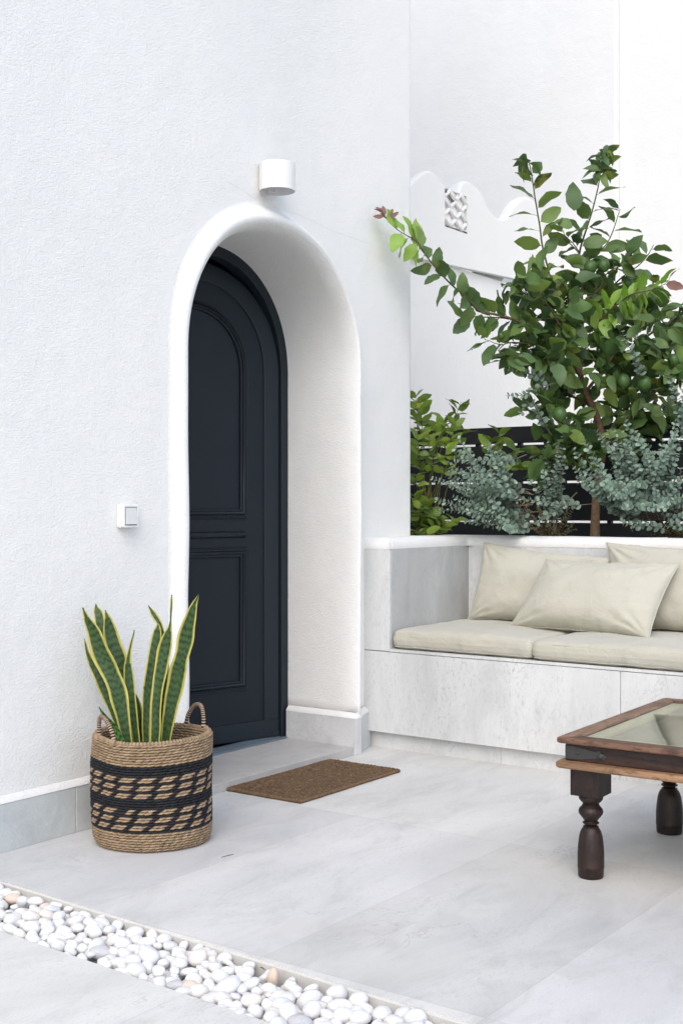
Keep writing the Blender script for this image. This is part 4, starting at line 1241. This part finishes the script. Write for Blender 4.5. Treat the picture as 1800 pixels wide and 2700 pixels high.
for kind, pts, r0, r1 in limbs:
    sp = spline(pts, 8); w_ = [P(a, b, c)-TO for a, b, c in sp]; n_ = len(w_)
    rs = [lerp(r0, r1, i/(n_-1)) for i in range(n_)]
    br.tube(w_, rs, 8, cols=[tuple(lerp(a, b, min(1, i/n_*1.2)) for a, b in zip(BK1, BK2)) for i in range(n_)])
    tot = sum((b-a).length for a, b in zip(w_[:-1], w_[1:])); acc = 0; nxt = 0; side = 1; along = 0
    for i in range(n_-1):
        seg = w_[i+1]-w_[i]; acc += seg.length; along += seg.length; f = along/tot
        tg = seg.normalized(); lat = (camr*side + camf*rng.uniform(-.7, .7)); lat = (lat - tg*lat.dot(tg)).normalized()
        if kind == 'shoot':
            if acc > .036 and f > .12:
                acc = 0; side = -side; L = rng.uniform(.105, .140)*(1 if f < .9 else .72)
                put(dark, w_[i], (lat*1.0+tg*rng.uniform(.35, .9)+rv()*.15), L, nz=.5)
                if f < .5 and rng.random() < .9: put(dark, w_[i], (-lat+tg*.6+rv()*.3), L*.9)
        elif kind == 'long':
            if acc > .0215:
                acc = 0; side = -side
                put(dark, w_[i], (UPV*side*.8 + tg*.6 + camf*rng.uniform(-.7, .5)+rv()*.35), rng.uniform(.085, .125))
        elif kind == 'longtip':
            if acc > .015 and f < .62:
                acc = 0; side = -side; k = rng.uniform(.8, 1.2)
                put(young, w_[i], (UPV*side*.9 + tg*.5+rv()*.25), rng.uniform(.085, .12), (k, k, k), .6)
            if f > .86 and acc > .012:
                acc = 0; side = -side; put(red, w_[i], (UPV*.7+camr*side*.5+rv()*.2), rng.uniform(.03, .05), None, .5)
        elif kind == 'left2':
            if acc > .03: acc = 0; side = -side; put(dark, w_[i], (UPV*side*.7+tg*.7+rv()*.3), .1)
        elif kind == 'light':
            if acc > .0135:
                acc = 0; side = -side; k = rng.uniform(.75, 1.15)
                put(young if f > .12 else dark, w_[i], (UPV*side + tg*.3 + camr*rng.uniform(-.5, .5)+rv()*.35), rng.uniform(.08, .12), (k, k, k), .7, .35, .3)
        elif kind == 'lighttip':
            if acc > .018:
                acc = 0; side = -side; put(young if f < .75 else red2, w_[i], (UPV*side*.6 + tg*.8+rv()*.2), rng.uniform(.06, .095), (1.1, 1.15, 1.2), .5)
        else:
            if acc > .037 and f > .10:
                acc = 0; side = -side
                # a short side twig with a spray of leaves
                dr = (lat + rv()*.75 + UPV*.25 + tg*.4).normalized(); Lt = rng.uniform(.05, .14)
                q = w_[i]; tw = [q]
                for s_ in range(4): tw.append(tw[-1] + (dr + rv()*.25 + UPV*.1*s_).normalized()*Lt/4)
                br.tube(tw, [.0028, .0024, .002, .0016, .0012], 5, col=BK2)
                for j_, p_ in enumerate(tw[1:]):
                    for _ in range(rng.choice((1, 1, 2)) if j_ < 3 else 2):
                        put(dark, p_, (dr*.5 + rv() + UPV*-.12), rng.uniform(.075, .125), nz=.9)
for (u, v, a, b) in ((1015, 566, -.2, 1), (1012, 560, -.9, .45), (1024, 572, .5, 1), (1030, 574, .9, .8), (1010, 572, -1, .1)):
    leaf_mesh(red, P(u, v, 5.79)-TO, camr*a+UPV*b, -camf+rv()*.3, .048, .020, rng, (1, 1, 1), .2, .2)
# curled tuft at the very top of the middle shoot and at the left shoot tip
for (u, v, t, n__, sp_) in ((1590, 408, 6.46, 13, .035), (1582, 452, 6.46, 12, .03), (1392, 424, 6.39, 6, .015), (1352, 758, 6.08, 9, .03), (1365, 745, 6.08, 5, .02)):
    c_ = P(u, v, t)-TO
    for _ in range(n__):
        d_ = rv(); put(dark, c_+rv()*sp_*.6, d_, rng.uniform(.045, .08) if n__ > 6 else .085, nz=1, fold=.55, curl=.6)
# the large single leaf high in the middle
leaf_mesh(dark, P(1512, 556, 6.36)-TO, UPV+camr*.05, -camf, .150, .088, rng, (.95, 1, 1), .1, .05, notch=.05)
leaf_mesh(dark, P(1508, 600, 6.36)-TO, UPV*.3+camr*-.6, -camf+UPV*.3, .095, .06, rng, (.85, .9, .9), .2, .2)
# fill of the inner crown
for _ in range(70):
    u = rng.uniform(1400, 1840); v = rng.uniform(850, 1195)
    if u < 1460 and v < 900: continue
    t = rng.uniform(6.05, 6.6)
    p_ = P(u, v, t)-TO; d_ = rv() - UPV*.25
    if u > 1580 and rng.random() < .52: continue
    if u < 1475 and rng.random() < .30: continue
    put(dark, p_, d_, rng.uniform(.08, .13), nz=.9)
br.build('branches', STEM_M, tree, True, colors=True)
dark.build('foliage', LEAF, tree, True, colors=True)
tag(young.build('young_foliage', LEAFN, tree, True, colors=True), 'fresh light green leaves')
tag(red.build('leaf_buds', LEAFR, tree, True, colors=True), 'reddish young leaf buds')
tag(red2.build('leaf_buds', LEAFR, tree, True, colors=True), 'reddish young leaf buds')
for (u, v, t, r_) in ((1320, 886, 6.03, .017), (1555, 705, 6.36, .034), (1590, 700, 6.36, .032), (1642, 1005, 6.22, .034), (1698, 1012, 6.2, .035), (1474, 1092, 6.12, .036), (1694, 900, 6.25, .034), (1478, 815, 6.2, .022), (1534, 1225, 6.15, .024), (1775, 950, 6.2, .03), (1655, 745, 6.4, .024), (1445, 735, 6.26, .022)):
    mb = MB(); prof = []
    for i in range(13):
        a = pi*i/12; rr_ = r_*sin(a)**.95; zz = -r_*1.12*cos(a)
        if i == 0: zz -= r_*.22
        if i == 1: zz -= r_*.05
        prof.append((max(rr_, .0004), zz))
    mb.lathe(prof, 20); o = mb.build('lemon', FRUIT, tree)
    o.location = P(u, v, t)-TO; o.rotation_euler = (rng.uniform(-.5, .5), rng.uniform(-.5, .5), 0)

# ---------------------------------------------------------------- eucalyptus shrubs
def euc_stem(lm, sm, pts, r_leaf, gapl, rng, col=(1, 1, 1), taper=.55, f0=.15, stemcol=(.16, .13, .09)):
    sp = spline(pts, 10); n_ = len(sp)
    sm.tube(sp, [lerp(.0028, .0009, i/(n_-1)) for i in range(n_)], 5, col=stemcol)
    pv = [Vector(p) for p in sp]
    tot = sum((b-a).length for a, b in zip(pv[:-1], pv[1:])); acc = 0; al = 0; flip = 0
    for i in range(n_-1):
        sg = pv[i+1]-pv[i]; L_ = sg.length; k = 0
        tg = sg.normalized()
        a0 = tg.orthogonal().normalized(); b0 = tg.cross(a0)
        while acc + (L_-k) >= gapl:
            k += gapl-acc; acc = 0; al_ = al+k; f = al_/tot
            if f < f0: continue
            p = pv[i]+tg*k; flip += 1
            r_ = r_leaf*(1-(1-taper)*f**1.5)*rng.uniform(.85, 1.12)
            ang = flip*pi/2 + rng.uniform(-.3, .3)
            for s_ in (0, pi):
                d = a0*cos(ang+s_)+b0*sin(ang+s_)
                face = (tg*rng.uniform(.5, 1.0) + Vector((rng.uniform(-1, 1), rng.uniform(-1.5, .5), rng.uniform(-.5, 1)))*.85)
                sd2 = d.cross(face).normalized(); u2 = (d + tg*rng.uniform(.1, .45)).normalized()
                c_ = p + u2*(r_*1.02)
                nn = u2.cross(sd2)
                vs_ = []; kc = rng.uniform(.8, 1.2)
                for q in range(8):
                    an = 2*pi*q/8 + .2
                    vs_.append(c_ + u2*(r_*cos(an)) + sd2*(r_*.98*sin(an)) + nn*(r_*.22*cos(2*an)*.5))
                vs_.append(c_ - nn*r_*.10)
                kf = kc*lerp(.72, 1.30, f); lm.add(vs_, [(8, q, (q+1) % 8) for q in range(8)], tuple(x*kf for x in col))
        acc += L_-k; al += L_
def shrub(name, label, base, stems, r_leaf, gapl, lm_mat, seed, stemcol=(.16, .13, .09), group=None, f0=.15, trunkr=.011, cat='shrub'):
    rg = random.Random(seed); root = empty(name, (base.x, base.y, .86)); tag(root, label, cat, group)
    B = root.location.copy(); lm = MB(); sm = MB()
    for pts in stems:
        q = [P(*p)-B for p in pts]
        q = [tuple(v + Vector((rg.uniform(-.008, .008), rg.uniform(-.008, .008), rg.uniform(-.006, .006)))) for v in q]
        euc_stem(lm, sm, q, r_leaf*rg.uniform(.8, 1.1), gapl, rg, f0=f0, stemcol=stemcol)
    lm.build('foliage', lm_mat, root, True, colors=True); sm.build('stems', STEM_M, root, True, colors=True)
    return root
rg = random.Random(21)
def fanstems(n_, src, tips, bend, tr):
    out = []
    for _ in range(n_):
        su, sv, st = src[0]+rg.uniform(-src[3], src[3]), src[1]+rg.uniform(-src[4], src[4]), src[2]+rg.uniform(-.05, .05)
        eu, ev = rg.uniform(*tips[0]), rg.uniform(*tips[1]); et = rg.uniform(*tr)
        mu, mv = lerp(su, eu, .45), lerp(sv, ev, .45)+bend*rg.uniform(.3, 1.3)
        out.append([(su, sv, st), (mu, mv, lerp(st, et, .5)), (lerp(su, eu, .8), lerp(sv, ev, .82)+bend*.35, et), (eu, ev, et)])
    return out
left = fanstems(15, (1400, 1350, 6.2, 30, 50), ((1140, 1230), (1215, 1345)), 22, (5.95, 6.15)) + \
       fanstems(12, (1370, 1330, 6.2, 30, 40), ((1185, 1320), (1140, 1260)), 14, (5.95, 6.2)) + \
       fanstems(9, (1390, 1380, 6.15, 40, 30), ((1215, 1330), (1300, 1390)), 10, (5.95, 6.1)) + \
       [[(1560,1330,6.1),(1500,1334,6.05),(1430,1325,5.98),(1380,1320,5.95),(1360,1326,5.94)], [(1520,1300,6.1),(1470,1340,6.05),(1430,1365,6.0),(1405,1385,5.98)],
        [(1390,1325,6.1),(1340,1305,6.05),(1270,1290,6.0),(1220,1280,5.98),(1180,1270,5.96)], [(1390,1200,6.2),(1330,1215,6.1),(1260,1210,6.0),(1190,1207,5.98)]]
shrub('eucalyptus_shrub', 'silver blue eucalyptus shrub with small round leaves spreading left towards the house corner', P(1400, 1500, 6.2), left, .0172, .0195, EUC, 4, group='eucalyptus shrubs in the planter')
mid = fanstems(9, (1455, 1400, 6.25, 12, 10), ((1425, 1490), (1140, 1260)), 0, (6.1, 6.3)) + fanstems(5, (1455, 1330, 6.25, 14, 30), ((1385, 1520), (1200, 1330)), 8, (6.05, 6.25)) + \
      [[(1470,1010,6.1),(1420,1022,6.08),(1375,1042,6.05),(1333,1040,6.04)], [(1450,1150,6.2),(1420,1090,6.15),(1400,1060,6.12),(1368,1098,6.1)], [(1440,1000,6.15),(1400,985,6.1),(1360,975,6.08),(1345,972,6.08)]]
shrub('eucalyptus_shrub', 'slim upright eucalyptus between the lemon trunk and the left eucalyptus', P(1455, 1500, 6.25), mid, .0172, .0205, EUC, 5, group='eucalyptus shrubs in the planter')
rightS = fanstems(22, (1700, 1350, 6.15, 60, 50), ((1500, 1650), (1130, 1280)), 12, (5.9, 6.15)) + \
         fanstems(20, (1740, 1330, 6.2, 60, 50), ((1600, 1830), (1085, 1240)), 0, (5.9, 6.2)) + \
         fanstems(20, (1680, 1300, 6.15, 60, 50), ((1560, 1840), (1230, 1360)), 16, (5.85, 6.05)) + \
         fanstems(4, (1790, 1150, 6.25, 20, 40), ((1730, 1840), (930, 1080)), 0, (6.0, 6.2)) + \
         [[(1760,1400,6.05),(1720,1390,6.0),(1670,1385,5.97),(1632,1372,5.95)], [(1830,1400,6.0),(1800,1392,5.98),(1760,1388,5.95),(1745,1385,5.95)], [(1700,1010,6.2),(1668,930,6.12),(1650,900,6.1),(1638,870,6.1)]]
shrub('eucalyptus_shrub', 'largest bushy silver blue eucalyptus right of the lemon trunk', P(1720, 1500, 6.15), rightS, .0180, .0205, EUC, 6, group='eucalyptus shrubs in the planter')
low1 = fanstems(16, (1455, 1425, 6.25, 30, 5), ((1360, 1520), (1300, 1400)), 0, (6.1, 6.3))
shrub('low_plant', 'small brownish green plant with tiny leaves beneath the slim eucalyptus', P(1450, 1500, 6.25), low1, .0085, .012, EUCB, 7, (.13, .07, .04), 'low brownish plants in the planter')
low2 = fanstems(18, (1760, 1425, 6.25, 50, 5), ((1680, 1830), (1310, 1400)), 0, (6.1, 6.3))
shrub('low_plant', 'small brownish green plant with tiny leaves beneath the largest eucalyptus', P(1760, 1500, 6.25), low2, .0085, .012, EUCB, 8, (.13, .07, .04), 'low brownish plants in the planter')

# ---------------------------------------------------------------- citrus bush at the house corner
bush = empty('citrus_bush', tuple(P(1120, 1500, 6.1))); bush.location.z = .86
tag(bush, 'yellowish green citrus bush with small pointed leaves against the house corner', 'bush')
TO2 = bush.location.copy(); rng = random.Random(31); br = MB(); bl = MB()
tips = [(1215, 1060, 6.1), (1095, 1040, 6.0), (1110, 1075, 6.15), (1170, 1110, 6.1), (1200, 1120, 6.0), (1225, 1130, 6.1), (1150, 1120, 6.2), (1130, 1150, 6.0), (1100, 1150, 6.0), (1120, 1120, 6.2), (1180, 1160, 6.0), (1215, 1190, 6.05), (1190, 1210, 6.0), (1140, 1200, 6.0), (1100, 1200, 6.1), (1095, 1250, 6.0), (1320, 1130, 6.05), (1295, 1160, 6.1), (1365, 1185, 6.05), (1380, 1225, 6.05),
        (1110, 1330, 6.0), (1140, 1345, 6.05), (1150, 1360, 6.1), (1100, 1400, 6.05), (1125, 1405, 6.0), (1160, 1390, 6.05), (1090, 1300, 6.0), (1130, 1320, 6.1), (1195, 1375, 6.05)]
for (u, v, t) in tips:
    t += .32
    s0 = (1110+rng.uniform(-10, 40), 1400, 6.45) if u < 1290 else (1290, 1250, 6.45)
    if v > 1280: s0 = (1100, 1440, 6.45)
    pts = spline([s0, (lerp(s0[0], u, .4), lerp(s0[1], v, .5), 6.45), (lerp(s0[0], u, .75), lerp(s0[1], v, .8), lerp(6.45, t, .8)), (u, v, t)], 10)
    w_ = [P(*p)-TO2 for p in pts]; n_ = len(w_)
    br.tube(w_, [lerp(.004, .001, i/(n_-1)) for i in range(n_)], 5, col=(.13, .13, .05))
    acc = 0; side = 1
    for i in range(n_-1):
        sg = w_[i+1]-w_[i]; acc += sg.length
        if acc > .021 and i > n_*(.62 if v < 1280 and u < 1290 else .35):
            acc = 0; side = -side; tg = sg.normalized()
            lat = (camr*side+camf*rng.uniform(-.8, .8)); L = rng.uniform(.062, .095); k = rng.uniform(.8, 1.2)
            if u > 1290: L *= 1.05
            leaf_mesh(bl, w_[i], lat+tg*.8+rv()*.4, UPV*.6+rv()*.8, L, L*.5, rng, (k, k, k), .2, .25, seg=4)
            if rng.random() < .8: leaf_mesh(bl, w_[i], -lat+tg*.7+rv()*.5, UPV*.6+rv()*.8, L*.9, L*.48, rng, (k, k, k), .2, .25, seg=4)
br.build('stems', STEM_M, bush, True, colors=True)
bl.build('foliage', LEAFB, bush, True, colors=True)

# ---------------------------------------------------------------- white pebbles in the channel
rng = random.Random(77)
bases = []
def pebble_mesh(seed):
    bm = bmesh.new(); bmesh.ops.create_icosphere(bm, subdivisions=3, radius=1)
    for v in bm.verts:
        n1 = noise.noise(v.co*.9+Vector((seed*3.1, 0, 0))); n2 = noise.noise(v.co*2.1+Vector((0, seed*1.7, 0)))
        v.co *= 1+.20*n1+.07*n2
    me = bpy.data.meshes.new('pebble'); bm.to_mesh(me); bm.free()
    for p in me.polygons: p.use_smooth = True
    me.materials.append(PEB); return me
meshes = [pebble_mesh(i) for i in range(14)]
spec = {}
for k_, m_s in (('o', PEB_O), ('g', PEB_G), ('p', PEB_P)):
    me = pebble_mesh(30+ord(k_)); me.materials.clear(); me.materials.append(m_s); spec[k_] = me
placed = []
def try_place(x, y, r):
    for (a, b, c) in placed:
        if (a-x)**2+(b-y)**2 < ((r+c)*.80)**2: return False
    return True
attempts = 0
xa, xb = .13, 1.93
specials = [(P(36, 2358, 1), 'o', .019, 'flat orange pebble at the far left end of the white pebble strip'), (P(117, 2384, 1), 'p', .018, 'white pebble with rusty patch beside the paving edge near the left end of the strip'),
            (P(268, 2500, 1), 'g', .025, 'long grey veined pebble lying across the middle of the pebble strip'), (P(466, 2587, 1), 'g', .019, 'round bluish grey pebble by the lower paving slab'),
            (P(504, 2590, 1), 'p', .021, 'pinkish pebble beside the bluish grey pebble'), (P(718, 2575, 1), 'o', .021, 'upright peach coloured pebble against the cream channel edge'), (P(793, 2683, 1), 'g', .023, 'rough grey stained pebble near the bottom edge of the photo')]
for (pp, k_, r_, lab) in specials:
    dd = Vector((pp.x-CX, pp.y, pp.z-CH)); s_ = (-.004-CH)/dd.z; q = Vector((CX, 0, CH))+dd*s_
    placed.append((q.x, q.y, r_))
    o = bpy.data.objects.new('pebble', spec[k_]); C.objects.link(o)
    o.location = (q.x, q.y, -.016); o.scale = (r_*1.25, r_*.95, r_*.75) if lab[:7] != 'upright' else (r_*.8, r_*.7, r_*1.25)
    if lab[:7] == 'upright': o.location.z = -.006
    o.rotation_euler = (rng.uniform(-.2, .2), rng.uniform(-.2, .2), R(40) if k_ == 'g' else rng.uniform(0, 3))
    tag(o, lab, 'pebble', 'pebbles in the channel')
cnt = 0
while attempts < 60000 and cnt < 289:
    attempts += 1
    r = max(.0105, min(.027, rng.gauss(.0190, .0042))) if attempts < 24000 else rng.uniform(.009, .014)
    x = rng.uniform(xa, xb); lo, hi = edge_lo(x)+r*.45, edge_hi(x)-r*.75
    y = rng.uniform(lo, hi)
    if not try_place(x, y, r): continue
    placed.append((x, y, r)); cnt += 1
    o = bpy.data.objects.new('pebble', meshes[rng.randrange(14)]); C.objects.link(o)
    fz = rng.uniform(.60, .88); ex = rng.uniform(1.0, 1.38)
    o.location = (x, y, -.024 + r*fz*.55 + rng.uniform(-.004, .006)); o.scale = (r*ex, r*rng.uniform(.85, 1.05), r*fz)
    o.rotation_euler = (rng.gauss(0, .30), rng.gauss(0, .30), rng.uniform(0, pi))
    tag(o, 'plain white rounded pebble among many lying in the channel between the paving slabs', 'pebble', 'pebbles in the channel')
# lower layer of the same pebbles
bm = bmesh.new()
for i in range(950):
    x = rng.uniform(-.3, 3.2); y = rng.uniform(edge_lo(x)+.006, edge_hi(x)-.008); r = rng.uniform(.013, .020)
    me = meshes[rng.randrange(14)]
    M_ = Matrix.Translation((x, y, -.040+rng.uniform(-.004, .004))) @ Matrix.Rotation(rng.uniform(0, 6), 4, 'Z') @ Matrix.Diagonal((r*1.2, r, r*.75, 1))
    n0 = len(bm.verts)
    bmt = bmesh.new(); bmesh.ops.create_icosphere(bmt, subdivisions=2, radius=1)
    vm = [bm.verts.new(M_ @ v.co) for v in bmt.verts]
    for f in bmt.faces: bm.faces.new([vm[v.index] for v in f.verts]).smooth = True
    bmt.free()
me = bpy.data.meshes.new('pebble_bed'); bm.to_mesh(me); bm.free()
o = ob('pebble_bed', me, PEB)
tag(o, 'lower layer of small white pebbles filling the channel', 'pebbles', kind='stuff')

# ---------------------------------------------------------------- bits of litter on the paving
mb = MB(); p0 = P(588, 2259, 1); 
def onfloor(u, v, z=0.0):
    t_ = (CH-z)*FP/(v-HZ); return P(u, v, t_)
a_, b_ = onfloor(584, 2260, .0015), onfloor(616, 2252, .0015)
mb.tube([a_, (a_+b_)/2+Vector((.002, .001, .001)), b_], [.0009, .0012, .0007], 5, col=(.12, .09, .06))
tag(mb.build('twig', STEM_M, None, True, colors=True), 'tiny dark dry twig lying on the paving to the right of the basket', 'twig')
mb = MB(); rng = random.Random(9)
c_ = onfloor(684, 2551, -.004)
leaf_mesh(mb, c_, Vector((1, .3, 0)), Vector((0, 0, 1)), .016, .007, rng, (.9, .5, .3), .5, .4)
tag(mb.build('dry_leaf', m_leaf('dry_leaf_brown', [(0, (.20, .12, .07)), (1, (.26, .16, .09))], (.2, .12, .07), .8, 0, .1), None, True, colors=True), 'small curled brown dry leaf caught at the edge of the pebble channel', 'leaf')
